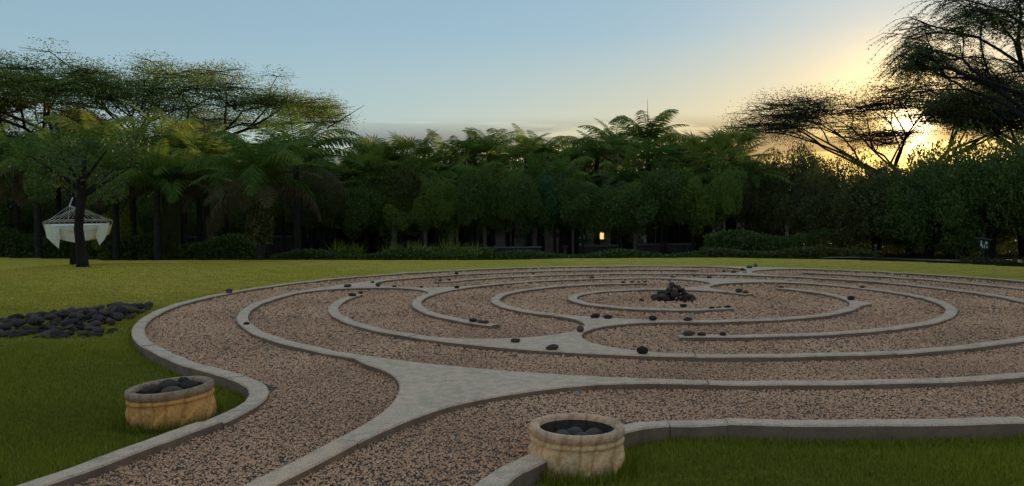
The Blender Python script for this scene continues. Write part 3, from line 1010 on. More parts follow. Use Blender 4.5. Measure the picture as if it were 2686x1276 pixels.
# ------------------------------------------------------------------ planters
def planter(loc, rad, h, tilt, label, body_mat, rim_mat, seed):
    root = empty('stone_planter', loc, label, 'planter')
    root.rotation_euler = tilt
    n = 200
    def lathe(prof, name, mat, flute=0.0, wob=0.004):
        V, f = [], []
        for j, (r, z) in enumerate(prof):
            for i in range(n):
                a = 2*PI*i/n
                k = 0.0
                if flute and 0 < j < len(prof)-2:
                    s = (a*9/(2*PI)-z/h*1.3+seed*0.3) % 1.0
                    k = flute*(0.5-s)*2 if s > 0.06 else flute*(s/0.06*2-1)
                    k *= min(1, (prof[-3][1]-z)/(0.18*h)) if z > prof[-3][1]-0.18*h else 1
                rr = r*(1+wob*math.sin(3*a+seed)+wob*0.7*math.sin(5*a+z*20+seed))+k
                V.append((rr*math.cos(a), rr*math.sin(a), z))
        for j in range(len(prof)-1):
            for i in range(n):
                i2 = (i+1) % n
                f.append((j*n+i, j*n+i2, (j+1)*n+i2, (j+1)*n+i))
        return obj(name, mesh(name, V, f, True), mat, root)
    prof = [(rad*0.93, -0.06)]+[(rad*(0.95+0.045*math.sin(PI*t)), t*h*0.62) for t in np.linspace(0, 1, 16)]+[(rad*0.955, h*0.64), (rad*0.955, h*0.66)]
    lathe(prof, 'body', body_mat, 0.013)
    band = [(rad*0.94, h*0.655)]+[(rad*(0.955+0.035*math.sin(t)), h*(0.715-0.055*math.cos(t))) for t in np.linspace(0, PI, 9)]+[(rad*0.945, h*0.785)]
    lathe(band, 'moulding', body_mat)
    ri = rad*0.80
    rim = [(rad*0.945, h*0.78), (rad*0.955, h*0.80), (rad*0.995, h*0.835), (rad*1.0, h*0.93), (rad*0.985, h*0.985), (rad*0.95, h), (ri*1.05, h*0.995), (ri*1.0, h*0.97), (ri*0.985, h*0.88)]
    lathe(rim, 'rim', rim_mat)
    lathe([(ri*0.99, h*0.885), (ri*0.97, h*0.45), (ri*0.97, 0.03), (0.001, 0.03)], 'inside', M['pot_in'])
    return root
p1 = (POT1[0], POT1[1])
planter((p1[0], p1[1], 0.0), 0.303, 0.275, (0, R(0.8), 0), 'round buff carved-stone planter at the end of the curved kerb, standing in taller grass', M['pot2'], M['pot_rim2'], 1.0)
p2 = (POT2[0], POT2[1])
planter((p2[0], p2[1], 0.0), 0.326, 0.29, (R(1.0), R(-3.4), 0), 'round ochre carved-stone planter with dark mossy rim in the bend of the entrance kerb', M['pot'], M['pot_rim'], 2.0)
for dx, dy, w in ((0.05, -0.02, 0.16), (-0.09, 0.05, 0.16), (0.12, 0.10, 0.15), (-0.1, -0.1, 0.12), (0.0, 0.14, 0.15), (0.13, -0.08, 0.12)):
    stone(p1[0]+dx, p1[1]+dy, 0.125, w, w*0.7, w*0.8, 'dull brown stone lying inside the buff planter', 'stones in the buff planter', 'stone_brown')
for dx, dy, w, z in ((-0.02, 0.02, 0.20, 0.10), (0.12, 0.05, 0.19, 0.09), (-0.14, -0.03, 0.19, 0.08), (0.05, -0.12, 0.18, 0.08), (0.03, 0.15, 0.19, 0.09), (-0.1, 0.13, 0.18, 0.07), (0.16, -0.08, 0.15, 0.07)):
    stone(p2[0]+dx*0.92, p2[1]+dy*0.92, z+0.12, w, w*0.62, w*0.8, 'glossy black stone filling the ochre planter', 'stones in the ochre planter', 'stone')

# ------------------------------------------------------------------ vegetation
def unit_rows(a):
    return a/np.linalg.norm(a, axis=1)[:, None]
def leaf_quads(cen, size, aspect=0.45, droop=0.0, flat=0.0):
    """diamond-shaped leaves at the given centres"""
    n = len(cen)
    d = rng.standard_normal((n, 3))
    d[:, 2] = d[:, 2]*(1-flat)-droop
    d = unit_rows(d)
    s = rng.standard_normal((n, 3))
    s[:, 2] *= (1-flat)
    s = unit_rows(np.cross(d, s)+1e-6) if flat == 0 else unit_rows(s-d*np.sum(s*d, 1)[:, None])
    size = np.asarray(size).reshape(-1, 1)
    V = np.stack([cen-d*size*0.5, cen+s*size*aspect*0.5, cen+d*size*0.5, cen-s*size*aspect*0.5], 1)
    return V.reshape(-1, 3), np.arange(n*4).reshape(n, 4)
def crown_mesh(name, cen, size, **kw):
    v, f = leaf_quads(np.asarray(cen), size, **kw)
    r = np.clip(rng.normal(0.5, 0.25, len(f)), 0, 1)
    return fast_mesh(name, v, f, r)
def blob_points(n, c, rx, ry, rz, shell=0.55):
    d = unit_rows(rng.standard_normal((n, 3)))
    r = np.power(rng.random(n), 1/3)*(1-shell)+shell
    r = np.where(rng.random(n) < 0.25, r*rng.random(n), r)
    return np.asarray(c)+d*r[:, None]*np.array([rx, ry, rz])

# -- palm fronds: a few shared meshes
def frond_mesh(seed, length=2.2, leaflets=34, arch=0.9, lw=0.045, ll=0.55, hang=0.35):
    r = np.random.default_rng(seed)
    mb = MB()
    n = 14
    pts = []
    for i in range(n):
        t = i/(n-1)
        th = 1.15-arch*1.55*t**1.3                     # starts steep, arches over
        if i == 0: pts.append(np.array([0.0, 0, 0]))
        else: pts.append(pts[-1]+np.array([math.cos(th), 0.02*math.sin(6*t+seed), math.sin(th)])*length/(n-1))
    pts = np.array(pts)
    mb.tube(pts, [0.022*(1-0.85*i/(n-1)) for i in range(n)], 4)
    for i in range(leaflets):
        t = 0.14+0.86*i/(leaflets-1)
        k = t*(n-1)
        a = int(min(k, n-2))
        p = pts[a]+(pts[a+1]-pts[a])*(k-a)
        tan = pts[a+1]-pts[a]
        tan /= np.linalg.norm(tan)
        up = np.cross(np.array([0, 1, 0]), tan)*-1
        L_ = ll*(math.sin(PI*min(1, 0.22+0.78*t))**0.6)*r.uniform(0.85, 1.1)
        for s in (-1, 1):
            out = np.array([0, s, 0])
            d = out*0.75+tan*0.55-np.array([0, 0, 1])*hang*r.uniform(0.5, 1.3)+up*0.12
            d /= np.linalg.norm(d)
            d2 = d-np.array([0, 0, 1])*hang*0.9
            d2 /= np.linalg.norm(d2)
            w = tan*lw*0.5
            mid, tip = p+d*L_*0.5, p+d*L_*0.5+d2*L_*0.5
            mb.add([p-w*0.5, p+w*0.5, mid+w, mid-w, tip], [(0, 1, 2, 3), (3, 2, 4)])
    return mb.mesh('frond')
FROND = [frond_mesh(1), frond_mesh(2, 2.4, 36, 1.05, 0.05, 0.6, 0.5), frond_mesh(3, 2.0, 32, 0.7, 0.045, 0.5, 0.2), frond_mesh(4, 2.6, 38, 1.2, 0.05, 0.62, 0.75)]
FROND_M = {}
def frond(i, mat):
    if (i, mat) not in FROND_M:
        m = FROND[i].copy()
        m.materials.clear()
        m.materials.append(M[mat])
        FROND_M[(i, mat)] = m
    return FROND_M[(i, mat)]
def fan_mesh(seed):
    """round fan-palm leaf: blades radiating from the stalk end"""
    r = np.random.default_rng(seed)
    mb = MB()
    mb.tube([(0, 0, 0), (0.3, 0, 0.35), (0.62, 0, 0.62)], [0.016, 0.013, 0.01], 4)
    c = np.array([0.62, 0, 0.62])
    for i in range(26):
        a = R(-150+300*i/25)
        d = np.array([math.cos(a)*0.75, math.sin(a), math.cos(a)*0.62])
        d /= np.linalg.norm(d)
        L_ = r.uniform(0.55, 0.75)
        s = np.cross(d, np.array([-0.6, 0, 0.8]))
        s = s/np.linalg.norm(s)*0.028
        tip = c+d*L_-np.array([0, 0, r.uniform(0.02, 0.16)])
        mid = c+d*L_*0.55
        mb.add([c-s*0.2, c+s*0.2, mid+s, mid-s, tip], [(0, 1, 2, 3), (3, 2, 4)])
    return mb.mesh('fan_leaf')
FAN = [fan_mesh(1), fan_mesh(2)]
FAN_M = {}
def fan(i, mat):
    if (i, mat) not in FAN_M:
        m = FAN[i].copy()
        m.materials.append(M[mat])
        FAN_M[(i, mat)] = m
    return FAN_M[(i, mat)]
def trunk_mesh(h, r0, r1, lean=0.0, rings=True):
    mb = MB()
    n = 14
    pts = [(lean*(i/(n-1))**2, 0, -0.25+(h+0.25)*i/(n-1)) for i in range(n)]
    mb.tube(pts, [(r0+(r1-r0)*i/(n-1))*(1.06 if rings and i % 2 else 1.0)*(1.25 if i == 0 else 1) for i in range(n)], 9)
    return mb.mesh('trunk', True)
TRK = {}
def palm(x, y, top, label, group='palms behind the lawn', n=20, scale=1.0, mat='frond', tawny=3, style='feather', stems=1, spear=0.0, z=None):
    """top: height of the crown's heart above datum; fronds rise and arch from there"""
    z0 = float(ground_z(x, y)) if z is None else z
    root = empty('palm_tree', (x, y, z0), label, 'palm', group, rz=random.uniform(0, 6.28))
    for s in range(stems):
        a = 2*PI*s/max(1, stems)+random.uniform(0, 1)
        ox, oy = (0, 0) if stems == 1 else (0.35*math.cos(a)*scale, 0.35*math.sin(a)*scale)
        h = (top-z0)*(1.0 if s == 0 else random.uniform(0.62, 0.92))
        key = round(h*2)/2
        lean = 0 if stems == 1 else 0.35
        kk = (key, stems > 1)
        if kk not in TRK: TRK[kk] = trunk_mesh(key, 0.14 if stems == 1 else 0.07, 0.10 if stems == 1 else 0.05, lean)
        obj('trunk', TRK[kk], M['palm_trunk'], root, (ox, oy, 0), (0, 0, a), (1, 1, h/key))
        hx, hy = ox+lean*math.cos(a), oy+lean*math.sin(a)
        m_ = n if stems == 1 else max(7, n//stems)
        for i in range(m_):
            aa = i*2.39996+random.uniform(-0.2, 0.2)
            q = i/(m_-1)
            tilt = -0.35+1.25*q+random.uniform(-0.12, 0.12)         # first ones upright, last ones hanging
            mm = mat if i < m_-tawny else 'frond_dry'
            if style == 'feather':
                me = frond(random.randrange(4), mm)
            else:
                me = fan(random.randrange(2), mm)
                tilt = -0.3+1.5*q
            sc_ = scale*random.uniform(0.85, 1.15)
            obj('frond', me, None, root, (hx, hy, h-0.12*q*scale), (0, tilt, aa), sc_)
    if spear:
        mb = MB()
        mb.tube([(0, 0, 0), (0.02, 0.0, spear*0.5), (0.03, 0, spear)], [0.03, 0.02, 0.006], 5)
        obj('spear_leaf', mb.mesh('spear_leaf'), M['frond_bright'], root, (0, 0, top-z0), (0, 0.05, 0))
    return root

# -- broad-leaved shrubs and trees
BUSH = {}
def bush_mesh(kind, seed, n=17000):
    """irregular clumped crown of unit radius standing on z=0"""
    key = (kind, seed)
    if key in BUSH: return BUSH[key]
    r = np.random.default_rng(seed)
    pts = []
    for i in range(34):
        d = r.standard_normal(3)
        d /= np.linalg.norm(d)
        c = d*np.array([0.72, 0.72, 0.36])*r.uniform(0.45, 1.0)+np.array([0, 0, 0.52])
        rr = r.uniform(0.13, 0.30)
        pts.append(blob_points(n//34, c, rr, rr, rr*0.8))
    pts = np.vstack(pts)
    pts = pts[pts[:, 2] > 0.0]
    me = crown_mesh('crown', pts, rng.uniform(0.022, 0.048, len(pts)), aspect=0.5, droop=0.3)
    me.materials.append(M[kind])
    BUSH[key] = me
    return me
STEM = None
def shrub(x, y, w, h, label, mat='leaf', group=None, cat='shrub', name='shrub', z=None, trunk=True):
    global STEM
    z0 = float(ground_z(x, y)) if z is None else z
    root = empty(name, (x, y, z0), label, cat, group, rz=random.uniform(0, 6.28))
    obj('crown', bush_mesh(mat, random.randrange(3)), None, root, (0, 0, 0.0), None, (w/2, w/2, h))
    if trunk:
        if STEM is None:
            mb = MB()
            for k in range(4):
                a = 1.6*k
                mb.tube([(0, 0, -0.1), (0.06*math.cos(a), 0.06*math.sin(a), 0.3), (0.3*math.cos(a), 0.3*math.sin(a), 0.75)], [0.05, 0.035, 0.012], 6)
            STEM = mb.mesh('trunk', True)
            STEM.materials.append(M['bark'])
        obj('trunk', STEM, None, root, None, None, (w/2, w/2, h))
    return root
def umbrella_tree(x, y, crown_r, crown_base, crown_top, label, mat, trunk_h, trunk_r, leaves=42000, leaf=0.17, group=None, lean=(0, 0), seed=1, squash=1.0, pads_r=1.0, name='rain_tree', droop=0.2, aspect=0.45, spray=0, fill=0.0):
    """wide flat-topped crown: forking limbs that end in flat pads of fine foliage"""
    r = random.Random(seed)
    z0 = float(ground_z(x, y))
    root = empty(name, (x, y, z0), label, 'tree', group)
    mb = MB()
    ends = []
    cb, ct = crown_base-z0, crown_top-z0
    def dome(rad_):
        return ct-(ct-cb)*min(1.2, rad_/crown_r)**2.0*0.85
    def grow_(p, d, length, rad_, level):
        q = p+d*length
        mid = p+d*length*0.5+Vector((r.uniform(-1, 1), r.uniform(-1, 1), r.uniform(-0.3, 0.6)))*length*0.06
        mb.tube([p, mid, q], [rad_, rad_*0.85, rad_*0.7], 6 if level < 2 else 4, cap=False)
        if level >= 5:
            ends.append(q)
            return
        kids = r.choice((2, 3)) if level < 4 else 3
        for i in range(kids):
            rr = math.hypot(q.x-lean[0], q.y-lean[1])
            goal = cb*0.75+(dome(rr)-cb*0.75)*(1-fill*r.random())
            ax = Vector((r.gauss(0, 1), r.gauss(0, 1), 0)).normalized()
            outw = Vector((q.x-lean[0]*0.3, q.y-lean[1]*0.3, 0))
            outw = outw.normalized() if outw.length > 0.1 else ax
            nd = d*0.55+outw*0.35+ax*0.62
            nd.z = 0.10+0.9*max(-0.25, min(0.8, (goal-q.z)/max(length*1.6, 0.5)))
            nd.normalize()
            grow_(q, nd, length*r.uniform(0.66, 0.84), rad_*0.62, level+1)
            if level >= 3: ends.append(q+nd*length*0.4)
    top_ = Vector((lean[0]*0.25, lean[1]*0.25, trunk_h))
    tmb = MB()
    tmb.tube([(0, 0, -0.3), (lean[0]*0.05, lean[1]*0.05, trunk_h*0.5), top_], [trunk_r*1.35, trunk_r, trunk_r*0.85], 10)
    nm = 6
    for i in range(nm):
        a = 2*PI*i/nm+r.uniform(-0.3, 0.3)
        d = Vector((math.cos(a)+lean[0]*0.12, math.sin(a)+lean[1]*0.12, r.uniform(0.45, 0.9))).normalized()
        grow_(top_.copy(), d, crown_r*0.33*r.uniform(0.85, 1.15), trunk_r*0.55, 1)
    obj('trunk', tmb.mesh('trunk', True), M['bark'], root)
    obj('limbs', mb.mesh('limbs', True), M['bark'], root)
    E_ = np.array([tuple(q) for q in ends])
    tw = MB()
    if spray:
        cen, dirs = [], []
        LV, LF = [], []
        for e_ in E_:
            for k in range(spray):
                a = r.uniform(0, 2*PI)
                ln = r.uniform(0.35, 0.7)*pads_r
                d = np.array([math.cos(a), math.sin(a), r.uniform(-0.2, 0.45)])
                pts = [e_+np.array([r.uniform(-0.1, 0.1), r.uniform(-0.1, 0.1), r.uniform(-0.1, 0.1)])]
                for q in range(7):
                    d = d+np.array([0, 0, -0.16])
                    pts.append(pts[-1]+d/np.linalg.norm(d)*ln/7)
                tw.tube([pts[0], pts[3], pts[7]], [0.007, 0.005, 0.002], 3, cap=False)
                for q in range(1, 8):
                    t_ = pts[q]-pts[q-1]
                    t_ /= np.linalg.norm(t_)
                    sd_ = np.cross(t_, (0, 0, 1.0))
                    sd_ /= max(1e-6, np.linalg.norm(sd_))
                    for s_ in (-1, 1):
                        v = sd_*s_*0.8+t_*0.55+np.array([0, 0, r.uniform(-0.35, 0.05)])
                        v = v/np.linalg.norm(v)*leaf*r.uniform(0.8, 1.25)
                        wd = t_*leaf*0.17
                        p0 = pts[q]
                        LV += [p0, p0+v*0.5+wd, p0+v, p0+v*0.5-wd]
        LV = np.array(LV)
        me = fast_mesh('crown', LV, np.arange(len(LV)).reshape(-1, 4), np.clip(rng.normal(0.5, 0.25, len(LV)//4), 0, 1))
    else:
        per = max(6, leaves//len(E_))
        pr = 0.95*pads_r
        n_ = len(E_)*per
        a = rng.uniform(0, 2*PI, n_)
        rad_ = pr*np.sqrt(rng.random(n_))*np.repeat(rng.uniform(0.5, 0.9, len(E_)), per)
        off_ = np.stack([rad_*np.cos(a), rad_*np.sin(a), np.clip(rng.standard_normal(n_), -1.1, 1.1)*pr*0.15*squash+0.06*pr-0.10*rad_], 1)
        cen = np.repeat(E_, per, 0)+off_
        me = crown_mesh('crown', cen, rng.uniform(leaf*0.6, leaf*1.3, len(cen)), aspect=aspect, droop=droop, flat=0.35)
        for e_ in E_:
            for k in range(6):
                a = r.uniform(0, 2*PI)
                q = e_+np.array([math.cos(a), math.sin(a), r.uniform(-0.05, 0.2)])*pr*0.8
                tw.tube([e_, q], [0.016, 0.006], 3, cap=False)
    obj('twigs', tw.mesh('twigs'), M['bark'], root)
    obj('crown', me, M[mat], root)
    return root

# ---- left: rain trees behind, palms in front
TG = 'spreading trees round the garden'
a_ = at(300, 560, 56)
umbrella_tree(a_[0]+1.0, 56, 15.5, 6.4, 12.0, 'wide flat-topped tree with lacy crown high behind the hammock', 'leaf_fresh', 3.6, 0.42, 125000, 0.125, TG, seed=5, pads_r=2.1, squash=1.7, fill=0.5)
a_ = at(625, 560, 46)
umbrella_tree(a_[0], 46, 6.0, 4.2, 8.4, 'round tree with rust-tinged foliage behind the leaf-clad palm', 'leaf_rust', 2.2, 0.24, 56000, 0.13, TG, seed=8, squash=2.4, pads_r=1.0, fill=0.7)
a_ = at(-40, 560, 50)
umbrella_tree(a_[0], 50, 9.5, 4.6, 9.0, 'dark spreading tree half cut off behind the row of bright palms', 'leaf_olive', 2.6, 0.34, 40000, 0.17, TG, seed=14, pads_r=1.4, squash=1.6)
# ---- right: trees against the sun
a_ = at(2400, 560, 46)
umbrella_tree(a_[0], 46, 8.8, 4.3, 10.4, 'leaning flat-topped tree silhouetted against the low sun', 'leaf_olive', 2.8, 0.24, 60000, 0.095, TG, lean=(-1.6, 0), seed=29, pads_r=1.9, squash=2.4, fill=0.5)
a_ = at(2790, 560, 37)
umbrella_tree(a_[0], 37, 6.8, 4.2, 8.4, 'flat-topped tree partly behind the overhanging branches', 'leaf_olive', 2.8, 0.22, 56000, 0.11, TG, seed=31, pads_r=1.1, squash=2.2, fill=0.4)
a_ = at(2920, 560, 17.5)
umbrella_tree(a_[0], 17.5, 5.4, 4.2, 8.0, 'tall feathery tree whose drooping branches overhang the sunset', 'leaf', 2.6, 0.2, 0, 0.09, TG, seed=47, pads_r=1.15, spray=6, fill=0.6)

# ---- palms
PG = 'feather palms in the dense belt behind the lawn'
for px_, py_, y_, s_, lab in ((40, 372, 36, 1.25, 'feather palm over the yellow-green shrub left of the hammock'), (150, 380, 34, 1.15, 'feather palm rising directly over the left half of the hammock'),
                              (255, 345, 37, 1.25, 'bright feather palm just right of the hammock tree crown'), (345, 385, 33, 1.1, 'bright feather palm, first one right of the hammock'),
                              (430, 345, 35, 1.3, 'tall bright feather palm above the slim leafy shrub'), (520, 370, 34, 1.2, 'bright feather palm between the tall bright one and the rust-tinged tree'),
                              (590, 400, 36, 1.1, 'small bright feather palm under the rust-tinged tree'), (480, 425, 31, 1.0, 'low bright feather palm before the tall bright one')):
    a_ = at(px_, py_+38, y_)
    palm(a_[0], y_, a_[2]-0.3, lab, 'bright palms on the left', 22, s_, 'frond_bright' if px_ > 200 else 'frond', 3, stems=1)
for px_, py_, y_, s_ in ((-40, 440, 32, 1.1), (95, 450, 31, 1.0), (200, 470, 33, 1.1), (300, 455, 31, 1.0), (410, 480, 30, 0.95), (540, 480, 32, 1.05)):
    a_ = at(px_, py_, y_)
    palm(a_[0], y_, a_[2], 'low dark feather palm under the bright ones on the left', 'low palms on the left', 18, s_, 'frond', 4)
# palm with a leaf-clad trunk on the brow of the lawn
lp = at(684, 690, 27.6)
tz = at(690, 480, 27.6)[2]
pt_ = palm(lp[0], 27.6, tz, 'palm with a shaggy leaf-clad trunk standing on the brow of the lawn', None, 24, 1.28, 'frond', 6)
pt_.rotation_euler = (0, 0, 0.3)
pl = []
for i in range(1500):
    h_ = random.uniform(0.55, tz-0.1)
    a = random.uniform(0, 2*PI)
    w_ = (0.16+0.22*math.sin(PI*min(1, h_/(tz*0.75))))*random.uniform(0.6, 1.25)
    pl.append((w_*math.cos(a), w_*math.sin(a), h_))
obj('climbing_leaves', crown_mesh('climbing_leaves', np.array(pl), rng.uniform(0.10, 0.24, len(pl)), aspect=0.4, droop=0.9), M['leaf_olive'], pt_)
a_ = at(800, 400, 30.5)
lean_p = palm(a_[0]-0.35, 30.5, a_[2]-0.35, 'slender palm with long fronds reaching right into the open sky', None, 16, 1.35, 'frond', 2, spear=0.0)
for i, (tl, rz_, s_) in enumerate(((0.25, 0.05, 1.35), (0.05, -0.25, 1.3), (0.42, 0.3, 1.2))):
    obj('frond', frond(1, 'frond'), None, lean_p, (0, 0, a_[2]-0.35-float(ground_z(a_[0]-0.35, 30.5))), (0, tl, rz_-lean_p.rotation_euler.z), s_)
mb = MB()
s0, s1 = at(895, 315, 30.5), at(968, 270, 30.5)
mb.tube([(0, 0, 0), ((s1-s0)*0.5), (s1-s0)], [0.022, 0.014, 0.006], 5)
rzl = lean_p.rotation_euler.z
sp_o = obj('spear_leaf', mb.mesh('spear_leaf'), M['frond'], lean_p)
bpy.context.view_layer.update()
sp_o.location = lean_p.matrix_world.inverted() @ Vector(tuple(s0-np.array([0.55, 0, 0.32])))
sp_o.rotation_euler = (0, 0, -rzl)
sp_o.scale = (1.35, 1.35, 1.35)
# belt of palms across the middle
belt_lab = 'dark feather palm in the dense belt behind the lawn'
spots = []
for i in range(26):
    px_ = 790+i*46+random.uniform(-22, 22)
    top_px = np.interp(px_, [800, 950, 1050, 1200, 1300, 1500, 1600, 1700, 1800, 1950, 2100], [470, 450, 455, 430, 425, 440, 415, 400, 430, 450, 450])
    spots.append((px_, top_px+random.uniform(-22, 30), random.uniform(36, 43), random.uniform(0.62, 1.1)))
for px_, py_, y_, s_ in spots:
    a_ = at(px_, py_, y_)
    palm(a_[0], y_, a_[2], belt_lab, PG, random.randrange(13, 24), s_, random.choice(('frond', 'frond', 'frond_mid')), random.choice((0, 1, 1, 3)))
for i in range(16):
    px_ = 770+i*78+random.uniform(-30, 30)
    if abs(px_-1572) < 50: px_ += 62 if px_ > 1572 else -62
    y_ = random.uniform(34.5, 37)
    a_ = at(px_, 490+random.uniform(-22, 18), y_)
    palm(a_[0], y_, a_[2], 'low feather palm with fronds hanging before the house', 'low palms before the house', random.randrange(11, 19), random.uniform(0.6, 0.95), random.choice(('frond', 'frond_mid')), random.choice((1, 2, 3)))
for px_, py_, y_ in ((985, 430, 36), (1080, 425, 36), (1860, 420, 35), (960, 455, 35), (1920, 405, 37)):
    a_ = at(px_, py_, y_)
    palm(a_[0], y_, a_[2]-0.2, 'spiky fan palm poking above the belt of feather palms', 'fan palms in the belt', 22, 1.3, 'frond_bright', 2, style='fan')
a_ = at(1700, 372, 41)
palm(a_[0], 41, a_[2]-0.2, 'tallest feather palm of the belt with a needle-like spear leaf', None, 24, 1.2, 'frond', 2, spear=2.3)
a_ = at(1612, 385, 42)
palm(a_[0], 42, a_[2]-0.2, 'feather palm just left of the tallest one', None, 20, 1.1, 'frond', 2)

# ---- shrubs filling the belt
for i in range(22):
    px_ = -120+i*105+random.uniform(-30, 30)
    y_ = random.uniform(46, 52)
    tp = np.interp(px_, [-100, 300, 700, 850, 1000, 1250, 1500, 1700, 1900, 2200], [395, 390, 400, 455, 425, 400, 400, 395, 405, 390])
    a_ = at(px_, tp+random.uniform(-12, 18), y_)
    h_ = a_[2]-float(ground_z(a_[0], y_))
    shrub(a_[0], y_, h_*random.uniform(1.0, 1.3), h_*1.04, 'bushy dark tree closing the view behind the palms', random.choice(('leaf', 'leaf_olive', 'leaf_teal')), 'bushy trees behind the palms', 'tree', 'bushy_tree')
for i in range(44):
    px_ = 745+(i//2)*57+random.uniform(-30, 30)
    if abs(px_-1572) < 40: px_ += 60 if px_ > 1572 else -60
    y_ = random.uniform(38.5, 41) if i % 2 else random.uniform(33.0, 34.6)
    a_ = at(px_, (435 if i % 2 else 462)+random.uniform(-34, 30), y_)
    h_ = a_[2]-float(ground_z(a_[0], y_))
    s_ = shrub(a_[0], y_, random.uniform(2.6, 3.8), h_*0.66, 'leafy dark crown between the palm stems', random.choice(('leaf_teal', 'leaf', 'leaf_olive', 'leaf_fresh')), 'leafy crowns between the palms', 'tree', 'understorey_tree', z=float(ground_z(a_[0], y_))+h_*0.36, trunk=False)
    mb = MB()
    mb.tube([(0, 0, -h_*0.40), (0.05, 0, -h_*0.2), (0, 0.05, h_*0.2)], [0.09, 0.07, 0.04], 6)
    obj('trunk', mb.mesh('trunk', True), M['bark'], s_)
# right-hand dark thicket
BL = ((1990, 440, 36, 3.6, 'leaf_olive', 'olive broad-leaved tree touching the last palm of the belt'), (2080, 390, 39, 4.4, 'leaf_olive', 'tall olive broad-leaved tree behind the last palm of the belt'),
      (2130, 445, 33, 3.6, 'leaf_olive', 'low olive broad-leaved tree behind the end of the olive hedge'), (2220, 400, 35, 4.4, 'leaf_olive', 'olive broad-leaved tree in front of the leaning silhouetted one'),
      (2300, 440, 31, 4.2, 'leaf_olive', 'low olive broad-leaved tree behind the thin marker post'), (2390, 400, 33, 4.8, 'leaf', 'dark broad-leaved tree under the low sun'),
      (2440, 430, 29, 4.2, 'leaf', 'low dark broad-leaved tree between the marker post and the green sign'), (2530, 360, 31, 5.0, 'leaf', 'tall dark broad-leaved tree left of the green sign'),
      (2600, 400, 27, 4.4, 'leaf', 'dark broad-leaved tree directly behind the green sign'), (2690, 335, 29, 5.0, 'leaf', 'tall dark broad-leaved tree right of the green sign'),
      (2770, 360, 26, 4.6, 'leaf', 'dark broad-leaved tree beyond the tall one right of the sign'), (2480, 380, 37, 5.2, 'leaf', 'rearmost dark broad-leaved tree of the thicket behind the green sign'))
for px_, py_, y_, w_, mt, lab in BL:
    a_ = at(px_, py_, y_)
    h_ = a_[2]-float(ground_z(a_[0], y_))
    shrub(a_[0], y_, w_*1.15, h_*1.03, lab, mt, 'broad-leaved trees on the right', 'tree', 'broadleaf_tree')
# left understorey
for px_, py_, y_, w_ in ((-30, 470, 37, 5), (90, 500, 38, 4.6), (200, 480, 39, 5), (330, 500, 40, 5), (450, 510, 39, 5), (560, 500, 40, 5), (660, 480, 41, 5), (740, 470, 42, 5)):
    a_ = at(px_, py_, y_)
    h_ = a_[2]-float(ground_z(a_[0], y_))
    shrub(a_[0], y_, w_, h_, 'dark bushy shrub filling the shade under the left palms', 'leaf', 'shrubs under the left palms', 'shrub', 'shrub')
a_ = at(15, 560, 25.5)
shrub(a_[0]-0.2, 33.0, 2.3, 2.6, 'yellow-green small-leaved shrub left of the hammock', 'leaf_lime', None)
a_ = at(425, 540, 30)
shrub(a_[0], 30.5, 1.1, 2.8, 'slim leafy shrub between the hammock and the leaf-clad palm', 'leaf_olive', None)

fw = []
for i in range(150):
    a = R(22+136*i/149)+random.uniform(-0.01, 0.01)
    d = random.uniform(82, 96)
    hgt = random.uniform(2.6, 4.4)
    fw.append(blob_points(300, (d*math.cos(a), d*math.sin(a), hgt*0.42-1.0), 2.6, 1.6, hgt*0.62, 0.3))
fw = np.vstack(fw)
tag(obj('distant_woodland', crown_mesh('distant_woodland', fw, rng.uniform(0.25, 0.5, len(fw)), aspect=0.6), M['leaf']), 'low dark woodland far behind the garden trees', 'woodland', kind='stuff')

# ---- hedge at the brow and lime grass clumps
def hedge(px0, px1, y_, h_, label, mat):
    x0, x1 = at(px0, 640, y_)[0], at(px1, 640, y_)[0]
    xm = (x0+x1)/2
    z0 = float(ground_z(xm, y_))
    root = empty('clipped_hedge', (xm, y_, z0), label, 'hedge', 'low hedges behind the brow of the lawn')
    L_ = x1-x0
    n = int(L_*1200*max(1.0, h_))
    c = np.stack([rng.uniform(-L_/2, L_/2, n), rng.uniform(-0.55, 0.55, n), np.power(rng.random(n), 0.6)*h_], 1)
    c[:, 2] *= 0.88+0.14*np.sin(c[:, 0]*1.7)
    obj('foliage', crown_mesh('foliage', c, rng.uniform(0.07, 0.14, n), aspect=0.5), M[mat], root)
    return root
hedge(-80, 420, 33.0, 1.5, 'low dark hedge behind the hammock', 'leaf')
hedge(420, 690, 31.0, 1.35, 'low dark hedge between the hammock and the leaf-clad palm', 'leaf')
hedge(715, 1290, 30.5, 0.82, 'long low dark hedge below the lime grass clumps', 'leaf')
hedge(1300, 1830, 30.5, 0.72, 'long low dark hedge in front of the lamplit house', 'leaf')
hedge(1840, 2300, 29.0, 0.55, 'low olive hedge at the right end of the brow', 'leaf_olive')
hedge(1850, 2380, 31.5, 0.95, 'dark hedge under the olive broad-leaved trees', 'leaf')
hedge(2370, 2880, 29.6, 1.9, 'tall dark hedge closing the thicket behind the green sign', 'leaf')
